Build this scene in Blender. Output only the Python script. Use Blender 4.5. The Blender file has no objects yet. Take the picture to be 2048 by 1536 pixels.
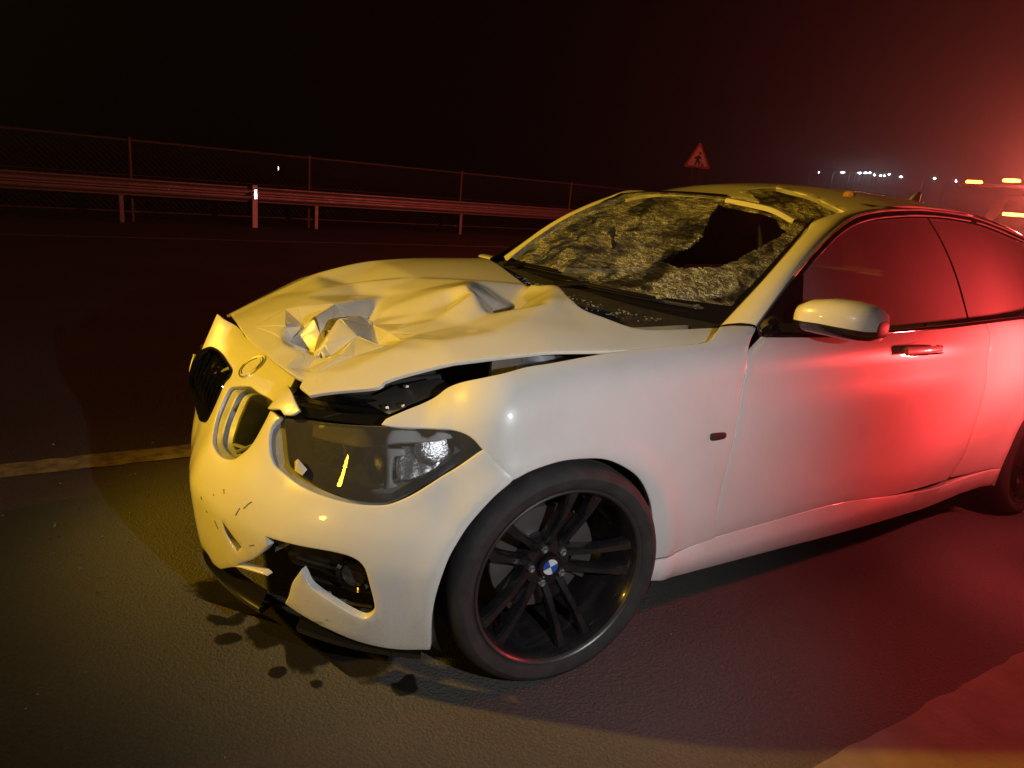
import bpy, bmesh, math, random
import numpy as np
from mathutils import Vector, Matrix
from mathutils.geometry import delaunay_2d_cdt
random.seed(7); RNG = np.random.default_rng(7)
SC = bpy.context.scene
COL = SC.collection
R = math.radians


WORLD = .0008
AMBER_P, AMBER_W = (-4.7, 2.3, 3.15), 2100
RED_P, RED_W = (2.22, -1.30, .83), 86
BAR_P, BAR_W = (11.6, 2.70, 2.05), 2050
TORCH_P, TORCH_W = (-.30, -2.65, 1.40), 88
HAZE = .0032
EDGE_Y = -1.418; LINE_Y = (1.065, 1.217)

# ------------------------------------------------------------------ camera
cam_data = bpy.data.cameras.new('camera')
cam = bpy.data.objects.new('camera', cam_data); COL.objects.link(cam); SC.camera = cam
cam_data.sensor_fit = 'HORIZONTAL'; cam_data.sensor_width = 36.0
cam_data.lens = 36.0 * 1449.2 / 2048.0
cam_data.clip_start = 0.05; cam_data.clip_end = 2000
CAM = Vector((-1.0864, -2.1615, 1.2633)); yaw, pitch, rol = .59133, .26439, .08947
fwd = Vector((math.sin(yaw) * math.cos(pitch), math.cos(yaw) * math.cos(pitch), -math.sin(pitch)))
rgt = Vector((math.cos(yaw), -math.sin(yaw), 0)); upv = rgt.cross(fwd)
r2 = rgt * math.cos(rol) + upv * math.sin(rol); u2 = upv * math.cos(rol) - rgt * math.sin(rol)
m = Matrix((r2, u2, -fwd)).transposed().to_4x4(); m.translation = CAM
cam.matrix_world = m

# ------------------------------------------------------------------ night sky
world = bpy.data.worlds.new('World'); SC.world = world; world.use_nodes = True
nt = world.node_tree; nt.nodes.clear()
bg = nt.nodes.new('ShaderNodeBackground'); wo = nt.nodes.new('ShaderNodeOutputWorld')
bg.inputs['Color'].default_value = (1.0, .55, .5, 1); bg.inputs['Strength'].default_value = WORLD
nt.links.new(bg.outputs[0], wo.inputs[0])

# ------------------------------------------------------------------ lamps of the place, and an added red one
def lamp(name, loc, col, watts, radius, spot=None, target=None, blend=.6):
    l = bpy.data.lights.new(name, 'SPOT' if spot else 'POINT')
    l.color = col; l.energy = watts; l.shadow_soft_size = radius
    o = bpy.data.objects.new(name, l); COL.objects.link(o); o.location = loc
    if spot:
        l.spot_size = R(spot); l.spot_blend = blend
        o.rotation_euler = (Vector(target) - Vector(loc)).to_track_quat('-Z', 'Y').to_euler()
    return o
lamp('amber_beacon_light', AMBER_P, (1.0, .57, .040), AMBER_W, .12, 37, (.42, -.05, 1.0), .6)                       # carried by the truck added ahead of the car
lamp('amber_marker_light', (-4.15, -.95, .95), (1.0, .57, .04), 60, .12)
lamp('red_beacon_light', RED_P, (1.0, .095, .095), RED_W, .05)                             # red warning beacon beside the car's rear
lamp('red_light_bar_light', BAR_P, (1.0, .125, .085), BAR_W, .08)                            # light bar of the service vehicle behind
lamp('torch_light', TORCH_P, (.97, .98, 1.0), TORCH_W, .02, 68, (-.04, -.87, .62), 1.0)                         # the white light at the photographer's hand

# ------------------------------------------------------------------ exposure and sampling
SC.view_settings.view_transform = 'Standard'; SC.view_settings.look = 'None'
SC.view_settings.exposure = 0.0; SC.view_settings.gamma = 1.0; SC.view_settings.use_curve_mapping = False
SC.render.engine = 'CYCLES'
SC.cycles.use_denoising = True
SC.cycles.max_bounces = 8; SC.cycles.transparent_max_bounces = 24; SC.cycles.volume_bounces = 0
SC.cycles.glossy_bounces = 4; SC.cycles.transmission_bounces = 6; SC.cycles.diffuse_bounces = 2
SC.cycles.sample_clamp_indirect = 4.0; SC.cycles.caustics_reflective = False; SC.cycles.caustics_refractive = False

# ------------------------------------------------------------------ base shapes of the car body (metres, car frame:
# x rearwards from the front axle, y towards the car's right side, z up from the road)
def pchip(xs, ys):
    xs = np.asarray(xs, float); ys = np.asarray(ys, float)
    h = np.diff(xs); d = np.diff(ys) / h
    m = np.zeros_like(xs); m[0] = d[0]; m[-1] = d[-1]
    for i in range(1, len(xs) - 1):
        if d[i - 1] * d[i] > 0:
            w1 = 2 * h[i] + h[i - 1]; w2 = h[i] + 2 * h[i - 1]
            m[i] = (w1 + w2) / (w1 / d[i - 1] + w2 / d[i])
    def f(x):
        x = np.clip(np.asarray(x, float), xs[0], xs[-1])
        i = np.clip(np.searchsorted(xs, x, side='right') - 1, 0, len(xs) - 2)
        t = (x - xs[i]) / h[i]
        return ((2*t**3 - 3*t**2 + 1) * ys[i] + (t**3 - 2*t**2 + t) * h[i] * m[i]
                + (-2*t**3 + 3*t**2) * ys[i + 1] + (t**3 - t**2) * h[i] * m[i + 1])
    return f
def catmull(pts, n=16):
    p = np.asarray(pts, float); out = []
    q = np.vstack([2 * p[0] - p[1], p, 2 * p[-1] - p[-2]])
    for i in range(1, len(q) - 2):
        a, b, c, d = q[i - 1], q[i], q[i + 1], q[i + 2]
        for t in np.linspace(0, 1, n, endpoint=False):
            out.append(.5 * (2*b + (c - a)*t + (2*a - 5*b + 4*c - d)*t*t + (3*b - a - 3*c + d)*t**3))
    out.append(p[-1]); return np.array(out)
# plan outline of the body at its widest, from the middle of the nose round the left side to the middle of the tail
PLAN = catmull([(-.778, .06), (-.778, 0), (-.770, -.15), (-.742, -.3), (-.695, -.44), (-.628, -.57), (-.545, -.68), (-.45, -.77),
    (-.35, -.835), (-.22, -.868), (0, -.88), (.3, -.876), (.6, -.872), (1.0, -.874), (1.6, -.88), (2.2, -.885), (2.69, -.885),
    (3.0, -.862), (3.3, -.78), (3.47, -.6), (3.535, -.3), (3.545, 0)])[16:]
PLAN[0, 1] = 0
PLAN_S = np.concatenate([[0], np.cumsum(np.hypot(*np.diff(PLAN, axis=0).T))])
PLAN_T = np.gradient(PLAN, PLAN_S, axis=0); PLAN_T /= np.linalg.norm(PLAN_T, axis=1)[:, None]
PLAN_T[0] = (0, -1)
S_END = PLAN_S[-1]
ztop = pchip([-.75, -.62, -.5, -.43, -.35, -.244, -.1, .1, .5, .8, 2.0, 3.0, 3.6], [.82, .80, .785, .785, .815, .865, .885, .90, .93, .955, .985, 1.0, 1.0])
roll_in = pchip([-.2, -.02, 0, .02, .05, .1, .2, .3, 1], [.20, .15, .115, .085, .052, .026, .009, 0, 0])
tuck = pchip([0, .12, .2, .3, .42, 1], [.08, .045, .026, .010, 0, 0])
lean_z = pchip([0, .40, .46, .565, .69, .74, .78, .83], [0, 0, .015, .075, .135, .18, .22, .27])
horn_s = pchip([-9, .08, .24, .50, .68, 9], [0, 0, 1, 1, 0, 0])
crush_z = pchip([0, .48, .62, 2], [1, 1, 0, 0])
crush_r = pchip([-9, -.16, 0, .16, .6, 1.0, 9], [0, 0, .5, 1, 1, 0, 0])
lean_r = pchip([0, .15, .3, .5, 2], [1, .72, .42, .2, 0])
lean_y = pchip([0, .25, .45, .6, .7, 2], [1, 1, .5, .15, 0, 0])
swage = pchip([0, .60, .70, .80, .825, .87, 1.2], [0, 0, .002, .006, .003, 0, 0])
shelf = pchip([0, .40, .46, .56, .70, .9], [0, 0, .006, .034, .052, .058])
shelf_s = pchip([0, .34, .56, .98, 1.16, 9], [0, 0, 1, 1, 0, 0])
def W(s, z):
    """the wrap-round side surface: nose, wing, door, quarter; s = run along the plan (left side positive)"""
    s = np.asarray(s, float); z = np.asarray(z, float); a = np.abs(s)
    px = np.interp(a, PLAN_S, PLAN[:, 0]); py = np.interp(a, PLAN_S, PLAN[:, 1])
    tx = np.interp(a, PLAN_S, PLAN_T[:, 0]); ty = np.interp(a, PLAN_S, PLAN_T[:, 1])
    l = np.hypot(tx, ty); tx, ty = tx / l, ty / l
    off = roll_in(ztop(px) - z) * (1 - .85 * horn_s(-s)) + tuck(z)
    off = off + swage(z) * np.clip((px - .15) / .4, 0, 1) * np.clip((3.2 - px) / .3, 0, 1)
    off = off + shelf(z) * shelf_s(a)
    for cx in (0., 2.69):                                      # lips round the wheel openings stand a little proud
        r = np.hypot(px - cx, z - .325)
        off = off - .010 * np.exp(-((r - .36) / .035) ** 2) * (py < -.5) * (z > .15)
    x = px - ty * off; y = py + tx * off
    x = x + .048 * crush_r(-s) * crush_z(z)
    x = x + lean_z(z) * np.where(s < 0, lean_r(np.abs(py)), lean_y(np.abs(py)))
    return np.stack([x, np.where(s < 0, -y, y), z + 0 * x], -1)
hood_c = pchip([-.75, -.62, -.534, -.4, -.2, 0, .25, .5, .7], [.72, .783, .823, .880, .951, .992, 1.010, 1.017, 1.018])
def HOOD(x, y):
    """undamaged bonnet as a height over (x, y)"""
    x = np.asarray(x, float); y = np.asarray(y, float); a = np.abs(y)
    fr = np.clip((-.25 - x) / .4, 0, 1)
    z = hood_c(x) - .105 * (a / .75) ** 3 * (1 + .3 * fr) - .05 * fr * (a / .7) ** 2
    ridge = .36 + .22 * np.clip((x + .6) / 1.2, 0, 1)
    return z + .006 * np.exp(-((a - ridge) / .05) ** 2)
def HOODP(x, y):
    return np.stack([x + 0 * y, y + 0 * x, HOOD(x, y)], -1)
side_y = pchip([.80, .93, 1.0, 1.1, 1.2, 1.3, 1.34, 1.40], [.835, .80, .77, .722, .664, .592, .555, .48])
def G(x, z):
    """side windows and their frames"""
    x = np.asarray(x, float); z = np.asarray(z, float)
    return np.stack([x + 0 * z, -(side_y(z) - .10 * np.clip(x - 2.1, 0, 9) ** 1.5 - .02 * np.clip(1.2 - x, 0, 1)), z + 0 * x], -1)
# windscreen: a patch between four curves (u: right to left across the car, v: bottom to top)
WS_B = catmull([(.715, .66, .962), (.575, .42, .975), (.485, .12, .978), (.465, -.2, .970), (.525, -.48, .952), (.645, -.685, .938)])
WS_T = catmull([(1.262, .555, 1.302), (1.235, .3, 1.325), (1.225, 0, 1.332), (1.215, -.25, 1.325), (1.20, -.45, 1.300), (1.195, -.555, 1.270)])
WS_R = catmull([(.715, .66, .962), (.86, .655, 1.07), (1.03, .62, 1.185), (1.262, .555, 1.302)])
WS_L = catmull([(.645, -.685, .938), (.81, -.665, 1.055), (.98, -.625, 1.16), (1.195, -.555, 1.270)])
def curve(c, t):
    d = np.concatenate([[0], np.cumsum(np.linalg.norm(np.diff(c, axis=0), axis=1))]); d /= d[-1]
    return np.stack([np.interp(t, d, c[:, k]) for k in range(3)], -1)
def WS(u, v):
    u = np.asarray(u, float); v = np.asarray(v, float); U = u[..., None]; V = v[..., None]
    b, t, r, l = curve(WS_B, u), curve(WS_T, u), curve(WS_R, v), curve(WS_L, v)
    p = ((1 - V) * b + V * t + (1 - U) * r + U * l - ((1 - U) * (1 - V) * WS_B[0] + U * (1 - V) * WS_B[-1]
         + (1 - U) * V * WS_T[0] + U * V * WS_T[-1]))
    k = np.sin(np.pi * np.clip(u, 0, 1)) * np.sin(np.pi * np.clip(v, 0, 1))
    sag = np.exp(-((u - .62) / .25) ** 2 - ((v - .55) / .33) ** 2) * .055     # pushed in round the hole
    return p + (.045 * k - sag * np.clip(k * 3, 0, 1))[..., None] * np.array([-.62, 0, .78])
roof_c = pchip([1.1, 1.25, 1.5, 1.75, 2.1, 2.5, 2.85, 3.1], [1.30, 1.335, 1.385, 1.405, 1.405, 1.375, 1.325, 1.27])
def ROOF(x, y):
    x = np.asarray(x, float); y = np.asarray(y, float)
    return np.stack([x + 0 * y, y + 0 * x, roof_c(x) - .065 * (np.abs(y) / .55) ** 2.4], -1)

# outlines of the panels on those shapes: (u, v, corner)
TRACE = {
 'fender': [(0.8014, 0.7256, 1), (0.8081, 0.7344, 0), (0.8418, 0.7498, 0), (0.9176, 0.7793, 0), (1.077, 0.8442, 0), (1.198, 0.8709, 0), (1.287, 0.8802, 0), (1.45, 0.8941, 0), (1.62, 0.9037, 0), (1.771, 0.9085, 0), (1.839, 0.914, 0), (1.887, 0.9311, 0), (1.928, 0.9461, 1), (1.978, 0.9486, 0), (2.057, 0.9478, 1), (1.994, 0.9168, 0), (1.956, 0.8807, 0), (1.93, 0.8058, 0), (1.912, 0.7057, 0), (1.895, 0.5738, 0), (1.883, 0.4335, 0), (1.907, 0.3279, 1), (1.781, 0.3201, 0), (1.641, 0.317, 1), (1.634, 0.3805, 0), (1.623, 0.4506, 0), (1.596, 0.5154, 0), (1.548, 0.579, 0), (1.485, 0.6239, 0), (1.414, 0.6552, 0), (1.339, 0.6662, 0), (1.268, 0.6678, 0), (1.194, 0.6557, 0), (1.145, 0.6375, 1), (1.117, 0.6644, 0), (1.081, 0.7017, 1), (1.058, 0.7239, 0), (1.03, 0.7341, 0), (0.9847, 0.7357, 0), (0.8664, 0.7268, 0)],
 'lens': [(0.4383, 0.6767, 1), (0.4726, 0.6364, 0), (0.5058, 0.593, 0), (0.5244, 0.579, 1), (0.5764, 0.5665, 0), (0.6628, 0.5593, 0), (0.7475, 0.554, 0), (0.807, 0.5541, 0), (0.8482, 0.5605, 0), (0.8879, 0.5796, 0), (0.943, 0.6129, 0), (1.017, 0.6566, 0), (1.077, 0.7002, 1), (1.057, 0.7215, 0), (1.028, 0.7306, 0), (0.9848, 0.7326, 0), (0.8672, 0.7238, 0), (0.8003, 0.7203, 0), (0.6648, 0.7065, 0), (0.5174, 0.6873, 0)],
 'hl_open': [(0.4163, 0.6748, 1), (0.4011, 0.659, 0), (0.4031, 0.6343, 0), (0.428, 0.5986, 0), (0.4598, 0.5723, 0), (0.49, 0.5606, 0), (0.56, 0.5473, 0), (0.6472, 0.5402, 0), (0.7513, 0.538, 0), (0.8092, 0.5423, 0), (0.8499, 0.5497, 0), (0.8928, 0.57, 0), (0.948, 0.6043, 0), (1.02, 0.6478, 0), (1.081, 0.6971, 1)],
 'kidney': [(0.1444, 0.6921, 0), (0.0711, 0.6722, 0), (0.042, 0.656, 0), (0.05, 0.615, 0), (0.0667, 0.5723, 0), (0.1085, 0.5444, 0), (0.1615, 0.5268, 0), (0.2292, 0.5198, 0), (0.2873, 0.5301, 0), (0.313, 0.5497, 0), (0.3446, 0.5904, 0), (0.3574, 0.6506, 0), (0.3521, 0.6758, 1), (0.3253, 0.6951, 1), (0.2296, 0.6929, 0), (0.1696, 0.6942, 0)],
 'kidney_in': [(0.1816, 0.6891, 0), (0.1412, 0.6708, 0), (0.1475, 0.6366, 0), (0.1581, 0.6022, 0), (0.1853, 0.5624, 0), (0.2152, 0.5513, 0), (0.2536, 0.5496, 0), (0.2856, 0.5606, 0), (0.3091, 0.5976, 0), (0.3202, 0.6477, 0), (0.3067, 0.6851, 0), (0.2343, 0.6875, 0)],
 'kidney_r': [(-0.2008, 0.7227, 0), (-0.1629, 0.726, 0), (-0.0835, 0.7094, 0), (-0.0171, 0.695, 0), (0.0028, 0.6748, 0), (-0.0063, 0.6581, 0), (0.0103, 0.611, 0), (0.0029, 0.5614, 0), (-0.0239, 0.5366, 0), (-0.1414, 0.5192, 0)],
 'intake': [(0.5233, 0.4112, 1), (0.6139, 0.4181, 0), (0.7205, 0.4275, 0), (0.779, 0.4236, 0), (0.8087, 0.4038, 0), (0.8227, 0.36, 0), (0.8351, 0.3036, 0), (0.8325, 0.2782, 0), (0.8076, 0.2518, 0), (0.7683, 0.2592, 0), (0.7177, 0.2803, 0), (0.6555, 0.3103, 0), (0.636, 0.3476, 1), (0.629, 0.3339, 1), (0.6077, 0.302, 0), (0.5891, 0.2533, 0), (0.5737, 0.2302, 1), (0.5042, 0.2523, 0), (0.4288, 0.2593, 0), (0.5114, 0.2948, 1), (0.4335, 0.2799, 0), (0.3768, 0.2631, 1), (0.4095, 0.2911, 0), (0.4573, 0.3197, 0), (0.5014, 0.3557, 0), (0.5298, 0.3873, 1)],
 'bot': [(0.5737, 0.2302, 1), (0.6272, 0.214, 0), (0.7109, 0.1942, 0), (0.7897, 0.179, 0), (0.8784, 0.1746, 0), (0.9707, 0.1858, 1)],
 'archb': [(0.972, 0.1861, 1), (0.9707, 0.2925, 0), (0.9798, 0.3728, 0), (1, 0.4494, 0), (1.031, 0.5066, 0), (1.066, 0.5538, 0), (1.104, 0.601, 0), (1.145, 0.6375, 1)],
 'seamf': [(1.145, 0.6375, 0), (1.115, 0.6665, 0), (1.081, 0.6994, 0)],
 'nosetop': [(0.3227, 0.6957, 1), (0.3376, 0.734, 1), (0.3021, 0.7451, 1), (0.2256, 0.7498, 0), (0.0647, 0.7514, 0), (-0.1053, 0.7677, 0), (-0.1465, 0.7815, 1), (-0.1983, 0.7986, 0), (-0.2725, 0.8137, 1), (-0.2548, 0.7799, 0), (-0.2373, 0.7387, 0), (-0.2218, 0.704, 0)],
 'flap': [(0.3424, 0.7399, 1), (0.4198, 0.7358, 0), (0.5037, 0.7122, 1), (0.4846, 0.6995, 0), (0.4561, 0.6946, 1), (0.4197, 0.7013, 0), (0.3578, 0.6874, 1), (0.3546, 0.715, 0)],
 'inner': [(0.3521, 0.6758, 0), (0.3807, 0.6768, 0), (0.412, 0.6739, 0)],
 'band': [(0.0504, 0.4734, 1), (0.0657, 0.4278, 0), (0.1411, 0.3908, 0), (0.136, 0.3181, 0), (0.1703, 0.2204, 0), (0.2239, 0.2048, 0), (0.2777, 0.211, 1), (0.3978, 0.3119, 1), (0.3509, 0.3512, 0), (0.2766, 0.3925, 0), (0.2024, 0.4361, 0)],
 'gap': [(0.3405, 0.3897, 1), (0.4301, 0.3415, 1), (0.3978, 0.3119, 1), (0.353, 0.349, 0)],
 'strip': [(0.3045, 0.2237, 1), (0.3768, 0.2631, 0), (0.4509, 0.2825, 0), (0.5151, 0.2947, 1)],
 'door': [(2.032, 0.9211, 1), (2.208, 0.9168, 0), (2.45, 0.9121, 0), (2.734, 0.9166, 0), (3.061, 0.9246, 0)],
 'doorf': [(2.055, 0.9398, 0), (1.999, 0.9144, 0), (1.96, 0.878, 0), (1.939, 0.8038, 0), (1.921, 0.7049, 0), (1.904, 0.5725, 0), (1.892, 0.4319, 0), (1.915, 0.3296, 0)],
 'silltop': [(1.648, 0.3105, 0), (1.916, 0.3277, 0), (2.529, 0.3388, 0), (3.067, 0.3056, 0)],
 'sillbot': [(1.617, 0.2467, 0), (1.658, 0.2515, 0), (2.292, 0.2205, 0), (3.125, 0.2229, 0), (3.316, 0.2478, 0)],
 'arch_s': [(1.644, 0.3462, 0), (1.638, 0.2943, 0), (1.617, 0.2467, 0)],
 'repeater': [(1.805, 0.6638, 0), (1.81, 0.6704, 0), (1.861, 0.6676, 0), (1.866, 0.6597, 0), (1.86, 0.653, 0), (1.812, 0.6529, 0)],
 'handle': [(2.716, 0.8826, 0), (2.97, 0.8733, 0), (2.72, 0.8353, 0)],
 'highlight': [(0.6999, 0.4957, 0)],
 'glass': [(0.6954, 0.9318, 1), (0.9166, 1.008, 0), (0.9617, 1.103, 0), (1.034, 1.149, 0), (1.16, 1.211, 0), (1.266, 1.25, 0), (1.373, 1.278, 0), (1.51, 1.297, 0), (1.705, 1.311, 0), (1.874, 1.319, 0), (2.071, 1.321, 0), (2.344, 1.308, 0), (2.73, 1.252, 0)],
 'trim': [(0.6955, 0.9546, 0), (0.9081, 1.095, 0), (1.022, 1.159, 0), (1.137, 1.215, 0), (1.257, 1.262, 0), (1.38, 1.296, 0), (1.554, 1.32, 0), (1.732, 1.333, 0), (1.909, 1.34, 0), (2.23, 1.334, 0), (2.509, 1.302, 0), (2.752, 1.266, 0)],
 'trimin': [(0.9617, 1.103, 0), (1.032, 1.145, 0), (1.157, 1.206, 0), (1.263, 1.246, 0), (1.369, 1.273, 0), (1.507, 1.294, 0), (1.705, 1.311, 0), (1.879, 1.319, 0), (2.069, 1.319, 0), (2.337, 1.304, 0), (2.724, 1.248, 0)],
 'qline': [(0.9166, 1.008, 0), (0.9617, 1.103, 0)],
 'ws_hole': [(0.6481, 0.8927, 1), (0.6855, 0.8756, 0), (0.7856, 0.8757, 0), (0.8602, 0.8727, 0), (0.9446, 0.8879, 1), (0.9523, 0.7783, 0), (0.9398, 0.6423, 0), (0.9213, 0.5273, 0), (0.9025, 0.4293, 0), (0.8769, 0.3614, 0), (0.8438, 0.3186, 0), (0.796, 0.2973, 0), (0.748, 0.2942, 0), (0.7216, 0.3006, 1), (0.7342, 0.3322, 0), (0.7355, 0.386, 0), (0.7489, 0.4534, 0), (0.7509, 0.5226, 0), (0.7455, 0.5777, 1), (0.7285, 0.598, 0), (0.6985, 0.7011, 0), (0.6614, 0.809, 0)],
 'ws_hole2': [(0.4614, 0.4224, 1), (0.445, 0.4876, 0), (0.5263, 0.4004, 1), (0.5265, 0.3788, 0), (0.5875, 0.3032, 1), (0.541, 0.3377, 0), (0.5144, 0.3793, 0)],
 'ws_rag': [(0.2594, 0.0227, 0), (0.4146, 0.0204, 0), (0.5774, 0.046, 0), (0.7207, 0.0183, 0), (0.8554, 0.0453, 0), (0.951, 0.1358, 0)],
 'hood': [(-0.5, 0.6, 1), (-0.5353, 0.5031, 1), (-0.5713, 0.2005, 0), (-0.5822, 0.0722, 0), (-0.5873, -0.0176, 0), (-0.5839, -0.2139, 0), (-0.5681, -0.3473, 0), (-0.5436, -0.4108, 1), (-0.5347, -0.4023, 1), (-0.5579, -0.4335, 1), (-0.5511, -0.4883, 1), (-0.4924, -0.5342, 0), (-0.4231, -0.5898, 0), (-0.4016, -0.5865, 1), (-0.3659, -0.5988, 0), (-0.3014, -0.6291, 0), (-0.2212, -0.6671, 0), (-0.0783, -0.7083, 0), (0.0556, -0.736, 0), (0.2008, -0.7577, 0), (0.4329, -0.7821, 0), (0.4992, -0.7715, 0), (0.5774, -0.7307, 0), (0.6286, -0.6975, 1), (0.4643, -0.6973, 0), (0.3232, -0.6808, 0), (0.2476, -0.61, 0), (0.204, -0.5249, 0), (0.2582, -0.3551, 1), (0.2511, -0.2397, 0), (0.4032, 0.2704, 0)],
 'roof_glass': [(1.354, -0.0382, 0), (1.367, -0.1211, 0), (1.493, -0.1343, 0), (1.449, -0.2631, 0), (1.433, -0.3642, 0), (1.384, -0.4795, 0), (1.267, -0.5056, 0), (1.2, -0.4952, 0), (1.16, -0.4723, 0), (1.212, -0.2889, 0)],
 'roof_near_edge': [(1.251, -0.5221, 0), (1.368, -0.5193, 0)],
 'roof_lip': [(1.358, -0.0261, 0), (1.358, -0.1046, 0), (1.222, -0.2817, 0)],
 'roof_flap': [(1.743, -0.3879, 0), (1.701, -0.3216, 0)],
 'chip': [(1.478, -0.4791, 0)],
 'fin': [],
 'sun_front': [(1.511, -0.1203, 0)],
 'brow': [(0.553, 0.6617, 1), (0.6565, 0.6675, 0), (0.7392, 0.6708, 0), (0.7557, 0.6722, 1), (0.8088, 0.6856, 0), (0.8436, 0.6945, 0), (0.9159, 0.705, 0), (1.002, 0.7163, 1), (0.9664, 0.7236, 0), (0.8381, 0.7177, 0), (0.7097, 0.7061, 0), (0.5416, 0.6835, 1)],
 'guide': [(0.8144, 0.6715, 1), (0.8617, 0.6756, 1), (0.8603, 0.6654, 0), (0.8351, 0.6551, 0), (0.8384, 0.6023, 0), (0.8558, 0.5917, 1), (0.8236, 0.584, 1), (0.8261, 0.6008, 0)],
 'side_refl': [(0.8548, 0.6823, 1), (0.9033, 0.686, 0), (0.9589, 0.6875, 0), (0.987, 0.6741, 1), (0.9591, 0.6472, 0), (0.9112, 0.623, 0), (0.8647, 0.6104, 0), (0.8486, 0.6441, 0)],
 'glint': [(0.9514, 0.6909, 0)],
 'proj': [(0.7772, 0.6324, 0)],
 'tear': [(-0.4822, -0.3043, 1), (-0.465, -0.2926, 0), (-0.4581, -0.3278, 0), (-0.4572, -0.3667, 1), (-0.4687, -0.3694, 0), (-0.4799, -0.3337, 0)],
 'rip': [(-0.437, -0.0811, 0), (-0.4234, -0.0903, 0), (-0.4201, -0.137, 0), (-0.4221, -0.1706, 1), (-0.4258, -0.1321, 0), (-0.4306, -0.1018, 0)],
}
# dents of the bonnet: (x, y, height change)
DENT = [(-0.3736, 0.1191, 0.0052), (-0.2474, -0.1213, -0.0775), (-0.3348, -0.0373, -0.0052), (-0.2969, -0.125, -0.031), (-0.3759, -0.1866, 0.0026), (-0.4466, -0.2819, -0.0155), (-0.2626, -0.1016, -0.0961), (-0.311, -0.116, -0.08525), (-0.3804, -0.1508, -0.05425), (-0.4144, -0.1773, -0.06975), (-0.3611, -0.2959, -0.0279), (-0.4341, -0.3829, -0.0186), (-0.4677, -0.2658, -0.06975), (-0.4448, -0.3339, -0.0465), (-0.3064, -0.3153, -0.0744), (-0.4126, -0.407, -0.0279), (-0.2661, -0.1773, -0.06975), (-0.2876, -0.4578, -0.0186), (-0.2813, -0.4141, -0.0465), (-0.277, -0.3204, -0.0465), (-0.3351, -0.425, -0.0341), (-0.4944, -0.0863, 0.0078), (-0.4393, -0.0711, -0.0248), (-0.4405, -0.0762, -0.0527), (-0.4215, -0.1635, -0.0186), (-0.5283, -0.1575, 0.0052), (-0.4818, -0.093, -0.0558), (-0.4488, -0.1957, -0.0713), (-0.5398, -0.2109, 0.0104), (-0.5081, -0.2959, -0.0026), (-0.4858, -0.3254, -0.0186), (-0.5832, -0.2373, 0.0052), (-0.5644, -0.3335, 0), (-0.532, -0.375, -0.0186), (-0.5209, -0.3596, -0.0248), (-0.4765, -0.2819, -0.0527), (-0.55, -0.4187, -0.0104), (-0.5486, -0.4792, -0.0026), (-0.5168, -0.4173, -0.0078), (-0.5557, 0.0337, 0.0078), (-0.5041, 0.0931, 0.0104), (-0.4569, 0.0596, 0.0104), (-0.4248, 0.0399, 0.0078), (-0.4204, -0.1251, 0.0156), (-0.189, 0.2194, -0.0217), (-0.308, 0.1596, -0.0026), (-0.2067, 0.0903, -0.0465), (-0.2034, -0.1086, -0.0558), (-0.1332, 0.0611, -0.0403), (-0.1847, 0.2364, -0.0403), (-0.0141, 0.0742, -0.0248), (0.0693, -0.1531, -0.0052), (0.2731, -0.2144, -0.0052), (-0.1539, 0.0196, -0.0527), (-0.0857, -0.0803, -0.0341), (-0.0409, -0.2149, -0.0078), (-0.0219, -0.2811, 0.013), (-0.0277, -0.3487, 0.0104), (-0.0365, -0.3957, -0.0052), (-0.0353, -0.447, -0.031), (0.2912, -0.1657, -0.031), (0.2194, -0.2256, -0.0527), (0.1418, -0.2919, -0.0713), (0.0616, -0.3599, -0.0806), (0.1185, -0.1981, -0.0341), (0.2225, -0.3895, 0.0104), (0.1163, -0.5147, 0.0078), (0.0089, -0.5684, 0.0052), (-0.0952, -0.6002, 0.0026), (-0.1668, -0.5841, 0.0013), (-0.2206, -0.5673, 0), (-0.3379, -0.494, 0), (-0.2048, -0.2815, -0.062), (-0.1553, -0.2693, -0.0465), (-0.0575, -0.2855, -0.031), (-0.152, -0.3683, -0.0372), (-0.244, -0.4234, -0.0434), (-0.1273, -0.4526, -0.0403), (-0.2338, -0.1323, -0.0713), (0.1504, -0.6025, 0), (0.3401, -0.7051, 0), (0.5698, -0.7171, 0), (-0.2751, -0.5721, 0), (-0.1195, -0.6515, 0), (0.1518, -0.7167, 0), (-0.4501, -0.4855, 0), (-0.5235, -0.4787, 0), (-0.62, 0.78, 0), (-0.62, 0.58, 0), (-0.45, 0.78, 0), (-0.45, 0.58, 0), (-0.25, 0.78, 0), (-0.25, 0.58, 0), (0, 0.78, 0), (0, 0.58, 0), (0.25, 0.78, 0), (0.25, 0.58, 0), (0.5, 0.78, 0), (0.5, 0.58, 0), (0.72, 0.78, 0), (0.72, 0.58, 0), (-0.45, 0.42, 0), (-0.25, 0.42, 0), (0, 0.45, 0), (0.25, 0.42, 0), (0.45, 0.4, 0), (-0.72, 0, 0), (-0.72, 0.4, 0), (-0.72, -0.4, 0), (-0.65, -0.8, 0), (-0.3, -0.8, 0), (0, -0.8, 0), (0.4, -0.8, 0), (0.72, -0.8, 0), (0.72, 0, 0), (0.72, -0.4, 0)]

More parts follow.
